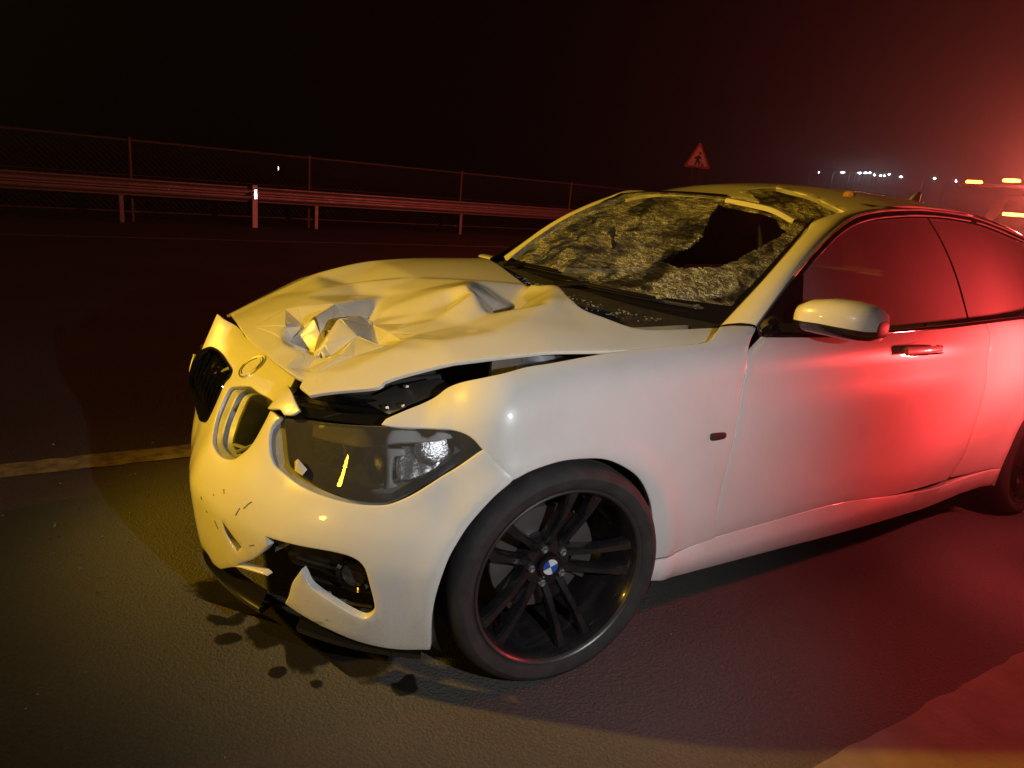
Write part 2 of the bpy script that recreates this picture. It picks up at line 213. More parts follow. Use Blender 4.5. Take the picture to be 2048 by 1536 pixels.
# ------------------------------------------------------------------ materials
MATS = {}
def mat(name, col=(.5, .5, .5), rough=.5, metal=0., coat=0., spec=.5, noise=None, bump=None, emit=None, alpha=None, trans=0.):
    if name in MATS: return MATS[name]
    M = bpy.data.materials.new(name); M.use_nodes = True; n = M.node_tree.nodes; L = M.node_tree.links
    p = n['Principled BSDF']
    p.inputs['Base Color'].default_value = (*col, 1); p.inputs['Roughness'].default_value = rough
    p.inputs['Metallic'].default_value = metal; p.inputs['Coat Weight'].default_value = coat
    p.inputs['Coat Roughness'].default_value = .03; p.inputs['Specular IOR Level'].default_value = spec
    p.inputs['Transmission Weight'].default_value = trans
    if emit: p.inputs['Emission Color'].default_value = (*emit[0], 1); p.inputs['Emission Strength'].default_value = emit[1]
    if noise or bump:
        tc = n.new('ShaderNodeTexCoord')
    if noise:                                     # (scale, other colour, contrast, roughness span)
        sc, c2, lo, hi, rs = noise
        nz = n.new('ShaderNodeTexNoise'); nz.inputs['Scale'].default_value = sc; nz.inputs['Detail'].default_value = 9; nz.inputs['Roughness'].default_value = .65
        L.new(tc.outputs['Object'], nz.inputs['Vector'])
        cr = n.new('ShaderNodeValToRGB'); cr.color_ramp.elements[0].position = lo; cr.color_ramp.elements[1].position = hi
        cr.color_ramp.elements[0].color = (*col, 1); cr.color_ramp.elements[1].color = (*c2, 1)
        L.new(nz.outputs['Fac'], cr.inputs['Fac']); L.new(cr.outputs['Color'], p.inputs['Base Color'])
        if rs:
            mr = n.new('ShaderNodeMapRange'); mr.inputs['From Min'].default_value = lo; mr.inputs['From Max'].default_value = hi
            mr.inputs['To Min'].default_value = rough; mr.inputs['To Max'].default_value = rough + rs
            L.new(nz.outputs['Fac'], mr.inputs['Value']); L.new(mr.outputs[0], p.inputs['Roughness'])
    if bump:                                      # (scale, strength, distance)
        nb = n.new('ShaderNodeTexNoise'); nb.inputs['Scale'].default_value = bump[0]; nb.inputs['Detail'].default_value = 6
        L.new(tc.outputs['Object'], nb.inputs['Vector'])
        b = n.new('ShaderNodeBump'); b.inputs['Strength'].default_value = bump[1]; b.inputs['Distance'].default_value = bump[2]
        L.new(nb.outputs['Fac'], b.inputs['Height']); L.new(b.outputs[0], p.inputs['Normal'])
    MATS[name] = M; return M
def clear_mat(name, tint, gloss_rough=.02, ior=1.5, veil=None):
    """thin clear sheet: lets light straight through, mirrors by angle; veil = (colour, amount, noise scale) of its pale film: dust on the lens, painted glare on the windows"""
    M = bpy.data.materials.new(name); M.use_nodes = True; n = M.node_tree.nodes; L = M.node_tree.links; n.clear()
    out = n.new('ShaderNodeOutputMaterial'); tr = n.new('ShaderNodeBsdfTransparent'); gl = n.new('ShaderNodeBsdfGlossy')
    fr = n.new('ShaderNodeFresnel'); mx = n.new('ShaderNodeMixShader')
    tr.inputs['Color'].default_value = (*tint, 1); gl.inputs['Roughness'].default_value = gloss_rough; fr.inputs['IOR'].default_value = ior
    L.new(fr.outputs[0], mx.inputs[0]); L.new(tr.outputs[0], mx.inputs[1]); L.new(gl.outputs[0], mx.inputs[2])
    last = mx
    if veil:
        df = n.new('ShaderNodeBsdfDiffuse'); df.inputs['Color'].default_value = (*veil[0], 1)
        tc = n.new('ShaderNodeTexCoord'); nz = n.new('ShaderNodeTexNoise'); nz.inputs['Scale'].default_value = veil[2]; nz.inputs['Detail'].default_value = 6
        L.new(tc.outputs['Object'], nz.inputs['Vector'])
        mr = n.new('ShaderNodeMapRange'); mr.inputs['From Min'].default_value = .35; mr.inputs['From Max'].default_value = .7
        mr.inputs['To Min'].default_value = veil[1] * .85; mr.inputs['To Max'].default_value = veil[1]
        L.new(nz.outputs['Fac'], mr.inputs['Value'])
        m2 = n.new('ShaderNodeMixShader'); L.new(mr.outputs[0], m2.inputs[0]); L.new(mx.outputs[0], m2.inputs[1]); L.new(df.outputs[0], m2.inputs[2]); last = m2
    L.new(last.outputs[0], out.inputs[0]); MATS[name] = M; return M
mat('white_paint', (.78, .77, .74), .32, coat=1.0, noise=(5, (.70, .685, .65), .35, .75, .06))
def grime(name, top, amount):
    """road dirt that has dried on the lower body: speckled, thicker towards the ground"""
    M = MATS[name]; n = M.node_tree.nodes; L = M.node_tree.links; p = n['Principled BSDF']; src = p.inputs['Base Color'].links[0].from_socket
    tc = n.new('ShaderNodeTexCoord'); sx = n.new('ShaderNodeSeparateXYZ'); L.new(tc.outputs['Object'], sx.inputs[0])
    mr = n.new('ShaderNodeMapRange'); mr.inputs['From Min'].default_value = top; mr.inputs['From Max'].default_value = .12; mr.inputs['To Max'].default_value = 1; L.new(sx.outputs['Z'], mr.inputs['Value'])
    nz = n.new('ShaderNodeTexNoise'); nz.inputs['Scale'].default_value = 120; nz.inputs['Detail'].default_value = 8; nz.inputs['Roughness'].default_value = .75; L.new(tc.outputs['Object'], nz.inputs['Vector'])
    n2 = n.new('ShaderNodeMapRange'); n2.inputs['From Min'].default_value = .45; n2.inputs['From Max'].default_value = .75; L.new(nz.outputs['Fac'], n2.inputs['Value'])
    ad = n.new('ShaderNodeMath'); ad.operation = 'MULTIPLY_ADD'; ad.inputs[1].default_value = amount; ad.inputs[2].default_value = amount * .12; L.new(mr.outputs[0], ad.inputs[0])
    mu = n.new('ShaderNodeMath'); mu.operation = 'MULTIPLY'; mu.use_clamp = True; L.new(ad.outputs[0], mu.inputs[0]); L.new(n2.outputs[0], mu.inputs[1])
    mx = n.new('ShaderNodeMix'); mx.data_type = 'RGBA'; L.new(mu.outputs[0], mx.inputs['Factor']); L.new(src, mx.inputs['A']); mx.inputs['B'].default_value = (.16, .13, .10, 1)
    L.new(mx.outputs['Result'], p.inputs['Base Color'])
grime('white_paint', .42, .28)
mat('bare_inner', (.33, .34, .36), .45, noise=(9, (.22, .22, .23), .4, .7, .1))
mat('grey_plastic', (.30, .32, .36), .42, noise=(30, (.22, .23, .26), .4, .7, .1))
mat('black_plastic', (.018, .017, .017), .55, noise=(40, (.03, .028, .027), .4, .7, .1))
mat('gloss_black', (.008, .008, .009), .10, coat=1.0)
mat('rubber', (.022, .021, .022), .78, noise=(25, (.04, .037, .035), .4, .7, .05))
mat('wheel_black', (.012, .012, .014), .22, coat=.6, noise=(20, (.03, .027, .026), .45, .8, .15))
mat('rim_edge', (.10, .09, .09), .35, metal=.6)
mat('satin_trim', (.62, .60, .60), .38, metal=.7)
mat('chrome', (.75, .75, .76), .10, metal=1.0)
mat('steel', (.42, .41, .40), .38, metal=.9, noise=(12, (.30, .29, .28), .4, .7, .15))
mat('brake_steel', (.20, .18, .17), .5, metal=.8)
mat('cabin', (.014, .013, .013), .8, bump=(60, .3, .004))
mat('cabin_trim', (.05, .045, .04), .6)
mat('badge_blue', (.02, .09, .45), .25, coat=1); mat('badge_white', (.8, .8, .8), .25, coat=1)
mat('lamp_inner', (.20, .20, .20), .42, metal=.15); mat('brow_grey', (.55, .55, .56), .4)
mat('reflector', (.88, .90, .93), .26, metal=.95, bump=(220, .7, .003))
mat('amber_plastic', (.40, .20, .10), .5)
mat('red_lens', (.5, .01, .01), .12, coat=1.0)
mat('road_grime', (.06, .05, .04), .8)
mat('galvanised', (.24, .23, .23), .5, metal=.55, noise=(4, (.17, .165, .16), .35, .75, .12))
mat('fence_steel', (.10, .095, .09), .6, metal=.4)
mat('delineator_white', (.75, .75, .73), .5); mat('reflex_white', (.95, .95, .95), .15, metal=1.0); mat('reflex_red', (.8, .05, .06), .22, metal=.9)
mat('sign_red', (.38, .06, .05), .5); mat('sign_face', (.78, .72, .62), .42); mat('sign_black', (.01, .01, .01), .5); mat('sign_back', (.05, .05, .05), .6)
mat('lamp_white', (.9, .95, 1), .5, emit=((.75, .88, 1), 130)); mat('lamp_amber', (1, .4, .05), .3, emit=((1, .30, .02), 26)); mat('lamp_red', (1, .05, .03), .3, emit=((1, .04, .03), 14))
mat('beacon_red', (.8, .02, .02), .2, emit=((1, .03, .04), 30))
mat('pole_grey', (.2, .2, .2), .6, metal=.5)
mat('truck_body', (.02, .02, .02), .6, coat=.0); mat('truck_dark', (.012, .012, .013), .5)
mat('yellow_line', (.46, .42, .18), .6, noise=(14, (.20, .19, .11), .42, .62, .1)); mat('white_line', (.55, .54, .50), .65, noise=(10, (.28, .27, .25), .45, .65, .1))
clear_mat('lens_clear', (.90, .90, .90), .015, 1.5, ((.62, .62, .62), .075, 60))
clear_mat('red_dome', (1, .62, .62), .05, 1.4)
clear_mat('tinted_glass', (.16, .15, .14), .02, 1.5, ((.50, .48, .46), .32, 3))  # pale film puts the glare over the side windows into the material
def asphalt():
    M = mat('asphalt', (.045, .042, .040), .78); n = M.node_tree.nodes; L = M.node_tree.links; p = n['Principled BSDF']
    tc = n.new('ShaderNodeTexCoord')
    big = n.new('ShaderNodeTexNoise'); big.inputs['Scale'].default_value = .8; big.inputs['Detail'].default_value = 6
    fine = n.new('ShaderNodeTexNoise'); fine.inputs['Scale'].default_value = 90; fine.inputs['Detail'].default_value = 8; fine.inputs['Roughness'].default_value = .8
    vor = n.new('ShaderNodeTexVoronoi'); vor.inputs['Scale'].default_value = 130
    for a in (big, fine, vor): L.new(tc.outputs['Object'], a.inputs['Vector'])
    cr = n.new('ShaderNodeValToRGB'); e = cr.color_ramp.elements
    e[0].position = .3; e[0].color = (.030, .028, .027, 1); e[1].position = .72; e[1].color = (.125, .117, .110, 1)
    mx = n.new('ShaderNodeMath'); mx.operation = 'MULTIPLY_ADD'; mx.inputs[1].default_value = .45
    sc = n.new('ShaderNodeMath'); sc.operation = 'MULTIPLY'; sc.inputs[1].default_value = .62
    L.new(fine.outputs['Fac'], sc.inputs[0]); L.new(big.outputs['Fac'], mx.inputs[0]); L.new(sc.outputs[0], mx.inputs[2])
    L.new(mx.outputs[0], cr.inputs['Fac']); L.new(cr.outputs[0], p.inputs['Base Color'])
    b = n.new('ShaderNodeBump'); b.inputs['Strength'].default_value = .6; b.inputs['Distance'].default_value = .005
    ad = n.new('ShaderNodeMath'); ad.operation = 'ADD'; L.new(fine.outputs['Fac'], ad.inputs[0]); L.new(vor.outputs['Distance'], ad.inputs[1])
    L.new(ad.outputs[0], b.inputs['Height']); L.new(b.outputs[0], p.inputs['Normal'])
asphalt()
mat('sand', (.27, .23, .18), .9, noise=(5, (.17, .14, .11), .35, .7, 0), bump=(70, .35, .006))
mat('veld', (.05, .042, .03), .95, noise=(1.2, (.02, .018, .013), .35, .7, 0), bump=(9, .8, .1))
def fluid():
    M = mat('fluid', (.016, .014, .013), .40, spec=.35); n = M.node_tree.nodes; L = M.node_tree.links; p = n['Principled BSDF']; out = n['Material Output']
    tr = n.new('ShaderNodeBsdfTransparent'); mx = n.new('ShaderNodeMixShader'); at = n.new('ShaderNodeAttribute'); at.attribute_name = 'wet'
    tc = n.new('ShaderNodeTexCoord'); nz = n.new('ShaderNodeTexNoise'); nz.inputs['Scale'].default_value = 26; nz.inputs['Detail'].default_value = 5; L.new(tc.outputs['Object'], nz.inputs['Vector'])
    ad = n.new('ShaderNodeMath'); ad.operation = 'ADD'; L.new(at.outputs['Fac'], ad.inputs[0]); L.new(nz.outputs['Fac'], ad.inputs[1])
    mr = n.new('ShaderNodeMapRange'); mr.inputs['From Min'].default_value = .72; mr.inputs['From Max'].default_value = 1.02; mr.inputs['To Max'].default_value = .72; L.new(ad.outputs[0], mr.inputs['Value'])
    L.new(mr.outputs[0], mx.inputs[0]); L.new(tr.outputs[0], mx.inputs[1]); L.new(p.outputs[0], mx.inputs[2]); L.new(mx.outputs[0], out.inputs['Surface'])
fluid()
def crazed():
    """laminated glass crazed all over: pale granular fracture faces, darker where clear film is left"""
    M = bpy.data.materials.new('crazed_glass'); M.use_nodes = True; n = M.node_tree.nodes; L = M.node_tree.links; n.clear()
    out = n.new('ShaderNodeOutputMaterial'); tc = n.new('ShaderNodeTexCoord')
    p = n.new('ShaderNodeBsdfPrincipled'); tr = n.new('ShaderNodeBsdfTransparent'); mx = n.new('ShaderNodeMixShader')
    p.inputs['Roughness'].default_value = .26; p.inputs['Base Color'].default_value = (.66, .66, .62, 1); p.inputs['Specular IOR Level'].default_value = .8
    tr.inputs['Color'].default_value = (.75, .76, .72, 1)
    v = n.new('ShaderNodeTexVoronoi'); v.feature = 'DISTANCE_TO_EDGE'; v.inputs['Scale'].default_value = 150
    nz = n.new('ShaderNodeTexNoise'); nz.inputs['Scale'].default_value = 7; nz.inputs['Detail'].default_value = 7; nz.inputs['Distortion'].default_value = 1.2
    n2 = n.new('ShaderNodeTexNoise'); n2.inputs['Scale'].default_value = 160; n2.inputs['Detail'].default_value = 3
    for a in (v, nz, n2): L.new(tc.outputs['Object'], a.inputs['Vector'])
    lt = n.new('ShaderNodeMapRange'); lt.inputs['From Min'].default_value = .0; lt.inputs['From Max'].default_value = .12; lt.inputs['To Min'].default_value = 1; lt.inputs['To Max'].default_value = .22
    L.new(v.outputs['Distance'], lt.inputs['Value'])
    pw = n.new('ShaderNodeMapRange'); pw.inputs['From Min'].default_value = .40; pw.inputs['From Max'].default_value = .60; pw.inputs['To Min'].default_value = .12; pw.inputs['To Max'].default_value = 1.0
    L.new(nz.outputs['Fac'], pw.inputs['Value'])
    mpg = n.new('ShaderNodeMapping'); mpg.inputs['Scale'].default_value = (34, 7, 34); mpg.inputs['Rotation'].default_value = (0, .5, .35); L.new(tc.outputs['Object'], mpg.inputs['Vector'])
    n3 = n.new('ShaderNodeTexNoise'); n3.inputs['Scale'].default_value = 2.2; n3.inputs['Detail'].default_value = 5; n3.inputs['Distortion'].default_value = 1.6; L.new(mpg.outputs[0], n3.inputs['Vector'])
    st = n.new('ShaderNodeMapRange'); st.inputs['From Min'].default_value = .42; st.inputs['From Max'].default_value = .62; st.inputs['To Min'].default_value = .35; st.inputs['To Max'].default_value = 1.35; L.new(n3.outputs['Fac'], st.inputs['Value'])
    m0 = n.new('ShaderNodeMath'); m0.operation = 'MULTIPLY'; L.new(st.outputs[0], m0.inputs[0]); L.new(lt.outputs[0], m0.inputs[1]); lt = m0
    mu = n.new('ShaderNodeMath'); mu.operation = 'MULTIPLY'; L.new(lt.outputs[0], mu.inputs[0]); L.new(pw.outputs[0], mu.inputs[1])
    L.new(mu.outputs[0], mx.inputs[0]); L.new(tr.outputs[0], mx.inputs[1]); L.new(p.outputs[0], mx.inputs[2])
    b = n.new('ShaderNodeBump'); b.inputs['Strength'].default_value = 1.0; b.inputs['Distance'].default_value = .006; L.new(n2.outputs['Fac'], b.inputs['Height']); L.new(b.outputs[0], p.inputs['Normal'])
    L.new(mx.outputs[0], out.inputs[0]); MATS['crazed_glass'] = M
crazed()

# ------------------------------------------------------------------ mesh helpers
def link(name, me, material, parent=None, smooth=None):
    if material is not None:
        for k in (material if isinstance(material, (list, tuple)) else [material]): me.materials.append(MATS[k] if isinstance(k, str) else k)
    if smooth is not None:
        for p in me.polygons: p.use_smooth = True
        me.set_sharp_from_angle(angle=R(smooth))
    o = bpy.data.objects.new(name, me); COL.objects.link(o)
    if parent: o.parent = parent
    return o
def mesh(name, v, f, material, parent=None, smooth=None):
    me = bpy.data.meshes.new(name); me.from_pydata([tuple(map(float, p)) for p in v], [], [tuple(map(int, q)) for q in f]); me.update()
    return link(name, me, material, parent, smooth)
class MB:
    """collects shapes that make up one mesh"""
    def __init__(s): s.v = []; s.f = []
    def add(s, v, f):
        k = len(s.v); s.v += [tuple(map(float, p)) for p in v]; s.f += [tuple(int(i) + k for i in q) for q in f]; return s
    def box(s, c, d, rot=None, taper=1.0):
        c = Vector(c); hx, hy, hz = [k / 2 for k in d]; v = []
        for z, t in ((-hz, 1), (hz, taper)):
            for x, y in ((-hx, -hy), (hx, -hy), (hx, hy), (-hx, hy)):
                p = Vector((x * t, y * t, z)); v.append(c + (rot @ p if rot else p))
        return s.add(v, [(3, 2, 1, 0), (4, 5, 6, 7), (0, 1, 5, 4), (1, 2, 6, 5), (2, 3, 7, 6), (3, 0, 4, 7)])
    def tube(s, pts, r, n=8, cap=True, flat=1.0):
        pts = [Vector(p) for p in pts]; rs = r if isinstance(r, (list, tuple)) else [r] * len(pts); v = []; f = []
        prev = None
        for i, p in enumerate(pts):
            t = (pts[min(i + 1, len(pts) - 1)] - pts[max(i - 1, 0)]).normalized()
            a = prev - t * prev.dot(t) if prev is not None else (t.cross(Vector((0, 0, 1))) if abs(t.z) < .95 else t.cross(Vector((1, 0, 0))))
            a.normalize(); b = t.cross(a); prev = a
            for k in range(n):
                w = 2 * math.pi * k / n; v.append(p + a * math.cos(w) * rs[i] + b * math.sin(w) * rs[i] * flat)
        for i in range(len(pts) - 1):
            for k in range(n): f.append((i*n + k, i*n + (k+1) % n, (i+1)*n + (k+1) % n, (i+1)*n + k))
        if cap: f.append(tuple(range(n))[::-1]); f.append(tuple((len(pts)-1)*n + k for k in range(n)))
        return s.add(v, f)
    def lathe(s, prof, n=48, axis='y', c=(0, 0, 0), a0=0., a1=2 * math.pi):
        full = abs(a1 - a0 - 2 * math.pi) < 1e-6; m = n if full else n + 1; v = []; f = []
        for k in range(m):
            w = a0 + (a1 - a0) * k / n
            for r, h in prof:
                p = {'y': (r * math.cos(w), h, r * math.sin(w)), 'z': (r * math.cos(w), r * math.sin(w), h), 'x': (h, r * math.cos(w), r * math.sin(w))}[axis]
                v.append((p[0] + c[0], p[1] + c[1], p[2] + c[2]))
        q = len(prof)
        for k in range(n if full else n):
            for j in range(q - 1):
                a = k * q + j; b = ((k + 1) % m) * q + j; f.append((a, a + 1, b + 1, b))
        return s.add(v, f)
    def loft(s, loops, closed=True, cap=False):
        n = len(loops[0]); v = [p for l in loops for p in l]; f = []
        for i in range(len(loops) - 1):
            for k in range(n if closed else n - 1): f.append((i*n + k, i*n + (k+1) % n, (i+1)*n + (k+1) % n, (i+1)*n + k))
        if cap: f.append(tuple(range(n))[::-1]); f.append(tuple((len(loops)-1)*n + k for k in range(n)))
        return s.add(v, f)
    def build(s, name, material, parent=None, smooth=None): return mesh(name, s.v, s.f, material, parent, smooth)
def flip_y(o, name, parent=None, material=None):
    """the mirror part on the other side of the car"""
    me = o.data.copy(); v = np.empty(len(me.vertices) * 3, 'f'); me.vertices.foreach_get('co', v); v = v.reshape(-1, 3); v[:, 1] *= -1
    me.vertices.foreach_set('co', v.ravel()); me.flip_normals(); me.update()
    n = bpy.data.objects.new(name, me); COL.objects.link(n); n.parent = parent or o.parent; return n
def tag(o, label, cat, group=None, kind=None):
    if label: o['label'] = label
    if cat: o['category'] = cat
    if group: o['group'] = group
    if kind: o['kind'] = kind
    return o
def empty(name, loc=(0, 0, 0), parent=None):
    o = bpy.data.objects.new(name, None); COL.objects.link(o); o.location = loc; o.empty_display_size = .2
    if parent: o.parent = parent
    return o
def copy_tree(o, parent=None):
    c = o.copy(); COL.objects.link(c); c.parent = parent
    for ch in list(o.children): copy_tree(ch, c)
    return c

# ------------------------------------------------------------------ sheet-metal panels cut from the base shapes
def resample(pts, step, closed=True):
    """smooth run through the points; a third value of 1 marks a corner"""
    P = [(p[0], p[1]) for p in pts]; C = [len(p) > 2 and p[2] == 1 for p in pts]; n = len(P)
    cs = [i for i in range(n) if C[i]]
    runs = []
    if closed:
        if not cs: runs = [list(range(n)) + [0]]
        else:
            for a, b in zip(cs, cs[1:] + [cs[0] + n]): runs.append([i % n for i in range(a, b + 1)])
    else:
        cs = sorted(set([0] + cs + [n - 1]))
        runs = [list(range(a, b + 1)) for a, b in zip(cs, cs[1:])]
    out = []
    for r in runs:
        q = np.array([P[i] for i in r])
        if closed and not any(C):
            q3 = np.vstack([q[:-1], q[:-1], q[:-1], q[:1]]); c = catmull(q3, 12); k = (len(q) - 1) * 12; c = c[k:2 * k + 1]
        else: c = catmull(q, 12) if len(q) > 2 else q
        d = np.concatenate([[0], np.cumsum(np.hypot(*np.diff(c, axis=0).T))]); m = max(1, int(round(d[-1] / step)))
        t = np.linspace(0, d[-1], m + 1)[:-1]
        out += list(zip(np.interp(t, d, c[:, 0]), np.interp(t, d, c[:, 1])))
    if not closed: out.append(P[-1])
    return np.array(out)
def area2(l): return float(np.sum(l[:, 0] * np.roll(l[:, 1], -1) - np.roll(l[:, 0], -1) * l[:, 1]))
def inside(p, loop):
    x, y = p[:, 0], p[:, 1]; c = np.zeros(len(p), bool); a = loop; b = np.roll(loop, -1, 0)
    for (x0, y0), (x1, y1) in zip(a, b):
        if y0 == y1: continue
        k = ((y0 > y) != (y1 > y)) & (x < (x1 - x0) * (y - y0) / (y1 - y0) + x0); c ^= k
    return c
def edge_dist(p, loop):
    d = np.full(len(p), 9e9); b = np.roll(loop, -1, 0)
    for (x0, y0), (x1, y1) in zip(loop, b):
        ex, ey = x1 - x0, y1 - y0; L = ex * ex + ey * ey + 1e-12
        t = np.clip(((p[:, 0] - x0) * ex + (p[:, 1] - y0) * ey) / L, 0, 1)
        d = np.minimum(d, np.hypot(p[:, 0] - x0 - t * ex, p[:, 1] - y0 - t * ey))
    return d
def normals(fn, u, v, h=2e-3):
    du = fn(u + h, v) - fn(u - h, v); dv = fn(u, v + h) - fn(u, v - h); n = np.cross(du, dv)
    return n / (np.linalg.norm(n, axis=1)[:, None] + 1e-12)
def panel(name, fn, outline, material, parent, holes=(), step=.022, roll=.004, depth=.014, off=0., smooth=38, raw=False, jitter=0., lift=None, aspect=1., creases=None):
    """a sheet on the shape fn(u, v), bounded by an outline, its edges rolled over by `roll` and turned in by `depth`"""
    loops = [resample(l, step * .6) if not raw else np.array([(p[0], p[1]) for p in l]) for l in [outline, *holes]]
    for i, l in enumerate(loops):
        if (area2(l) < 0) == (i == 0): loops[i] = l[::-1]
    lo = loops[0].min(0); hi = loops[0].max(0)
    su, sv = step * aspect, step
    g = np.stack(np.meshgrid(np.arange(lo[0], hi[0], su), np.arange(lo[1], hi[1], sv), indexing='ij'), -1).reshape(-1, 2)
    g = g + RNG.uniform(-.5, .5, g.shape) * np.array([su, sv]) * jitter
    k = inside(g, loops[0]) & (edge_dist(g, loops[0]) > step * .45)
    for l in loops[1:]: k &= ~inside(g, l) & (edge_dist(g, l) > step * .45)
    g = g[k]
    pts = np.vstack(loops + [g]); edges = []; a = 0
    for l in loops:
        edges += [(a + i, a + (i + 1) % len(l)) for i in range(len(l))]; a += len(l)
    if creases is not None:                       # fold lines run along mesh edges
        cp, cedge = creases; use = sorted({k for e in cedge for k in e}); ok = inside(cp, loops[0])
        for l in loops[1:]: ok &= ~inside(cp, l)
        mp = {}
        for k in use:
            if ok[k]: mp[k] = len(pts); pts = np.vstack([pts, cp[k:k+1]])
        edges += [(mp[p], mp[q]) for p, q in cedge if p in mp and q in mp]
    vo, eo, fo, ov, oe, of = delaunay_2d_cdt([Vector((float(x), float(y))) for x, y in pts], edges, [], 0, 1e-7)
    uv = np.array([(p.x, p.y) for p in vo]); tri = np.array(fo)
    c = uv[tri].mean(1); k = inside(c, loops[0])
    for l in loops[1:]: k &= ~inside(c, l)
    tri = tri[k]
    ar = np.cross(uv[tri[:, 1]] - uv[tri[:, 0]], uv[tri[:, 2]] - uv[tri[:, 0]]); tri[ar < 0] = tri[ar < 0][:, ::-1]
    F = (lambda u, v: fn(u, v)) if lift is None else lift
    X = F(uv[:, 0], uv[:, 1]); N = normals(F, uv[:, 0], uv[:, 1])
    X = X + N * off
    verts = [X]; faces = [tuple(t) for t in tri]; base = len(X)
    if roll or depth:
        # output index of each input boundary vertex
        idx = {}
        for j, src in enumerate(ov):
            for s_ in src: idx[s_] = j
        a = 0
        for l in loops:
            ids = np.array([idx[a + i] for i in range(len(l))]); a += len(l)
            p = X[ids]; nn = N[ids]; t = np.roll(p, -1, 0) - np.roll(p, 1, 0); t /= (np.linalg.norm(t, axis=1)[:, None] + 1e-12)
            o = np.cross(t, nn); o /= (np.linalg.norm(o, axis=1)[:, None] + 1e-12)
            rings = []
            if roll:
                for w in (30, 60, 90): rings.append(p + o * roll * math.sin(R(w)) - nn * roll * (1 - math.cos(R(w))))
            if depth: rings.append(p + o * roll - nn * (roll + depth)); 
            prev = ids; n = len(ids)
            for rg in rings:
                verts.append(rg); cur = np.arange(base, base + n); base += n
                for i in range(n):
                    j = (i + 1) % n; faces.append((prev[i], cur[i], cur[j], prev[j]))
                prev = cur
    return mesh(name, np.vstack(verts), faces, material, parent, smooth)
def shell(name, fn, u0, u1, v0, v1, nu, nv, off, material, parent, smooth=40):
    u, v = np.meshgrid(np.linspace(u0, u1, nu), np.linspace(v0, v1, nv), indexing='ij'); u = u.ravel(); v = v.ravel()
    X = fn(u, v) + normals(fn, u, v) * off
    f = [(i*nv + j, (i+1)*nv + j, (i+1)*nv + j + 1, i*nv + j + 1) for i in range(nu - 1) for j in range(nv - 1)]
    return mesh(name, X, f, material, parent, smooth)
def s_at(x):
    k = np.arange(20, len(PLAN)); return float(np.interp(x, PLAN[k, 0], PLAN_S[k]))
def mirrored(l): return [(-p[0], *p[1:]) for p in l]

# ================================================================== THE SETTING
def sheet(name, x0, x1, y0, y1, z, material, parent=None, kind='structure', nx=1, ny=1, wob=0., thick=0.):
    v = []; f = []
    for i in range(nx + 1):
        for j in range(ny + 1):
            w = RNG.uniform(-wob, wob) if wob and j in (0, ny) else 0
            v.append((x0 + (x1 - x0) * i / nx, y0 + (y1 - y0) * j / ny + w, z))
    for i in range(nx):
        for j in range(ny):
            a = i * (ny + 1) + j; f.append((a, a + ny + 1, a + ny + 2, a + 1))
    o = mesh(name, v, f, material, parent)
    if kind and not parent: o['kind'] = kind
    return o
RAIL = lambda x: 13.35 + .105 * x                                  # where the crash barrier runs on the far side
sheet('ground', -700, 700, -700, 700, -.06, 'veld')
# the road sheet is a band whose far edge follows the barrier
v = []; f = []
xs = np.concatenate([np.arange(-60, -8, 4), np.arange(-8, 12, .06), np.arange(12, 260, 6)])
for x in xs:
    v += [(x, EDGE_Y - .25, .0), (x, RAIL(x) + .25, .0)]
for i in range(len(xs) - 1): f.append((2*i, 2*i + 2, 2*i + 3, 2*i + 1))
mesh('road', v, f, 'asphalt')['kind'] = 'structure'
v = []; f = []
for i, x in enumerate(xs):
    v += [(x, -16, -.03), (x, EDGE_Y - .10, .006), (x, EDGE_Y + RNG.uniform(-.007, .007) + .006 * math.sin(x * 3.1), .0025)]
for i in range(len(xs) - 1):
    for j in range(2): f.append((3*i + j, 3*i + 3 + j, 3*i + 4 + j, 3*i + 1 + j))
mesh('gravel_shoulder', v, f, 'sand')['kind'] = 'structure'
v = []; f = []
for x in xs: v += [(x, LINE_Y[0] + RNG.uniform(-.006, .006), .004), (x, LINE_Y[1] + RNG.uniform(-.008, .008), .004)]
for i in range(len(xs) - 1): f.append((2*i, 2*i + 2, 2*i + 3, 2*i + 1))
mesh('yellow_edge_line', v, f, 'yellow_line')['kind'] = 'structure'
v = []; f = []
xl = np.arange(-40, 200, 2.)
for x in xl: v += [(x, 10.38 + .09 * (x + 1.5), .004), (x, 10.50 + .09 * (x + 1.5), .004)]
for i in range(len(xl) - 1): f.append((2*i, 2*i + 2, 2*i + 3, 2*i + 1))
mesh('white_edge_line', v, f, 'white_line')['kind'] = 'structure'

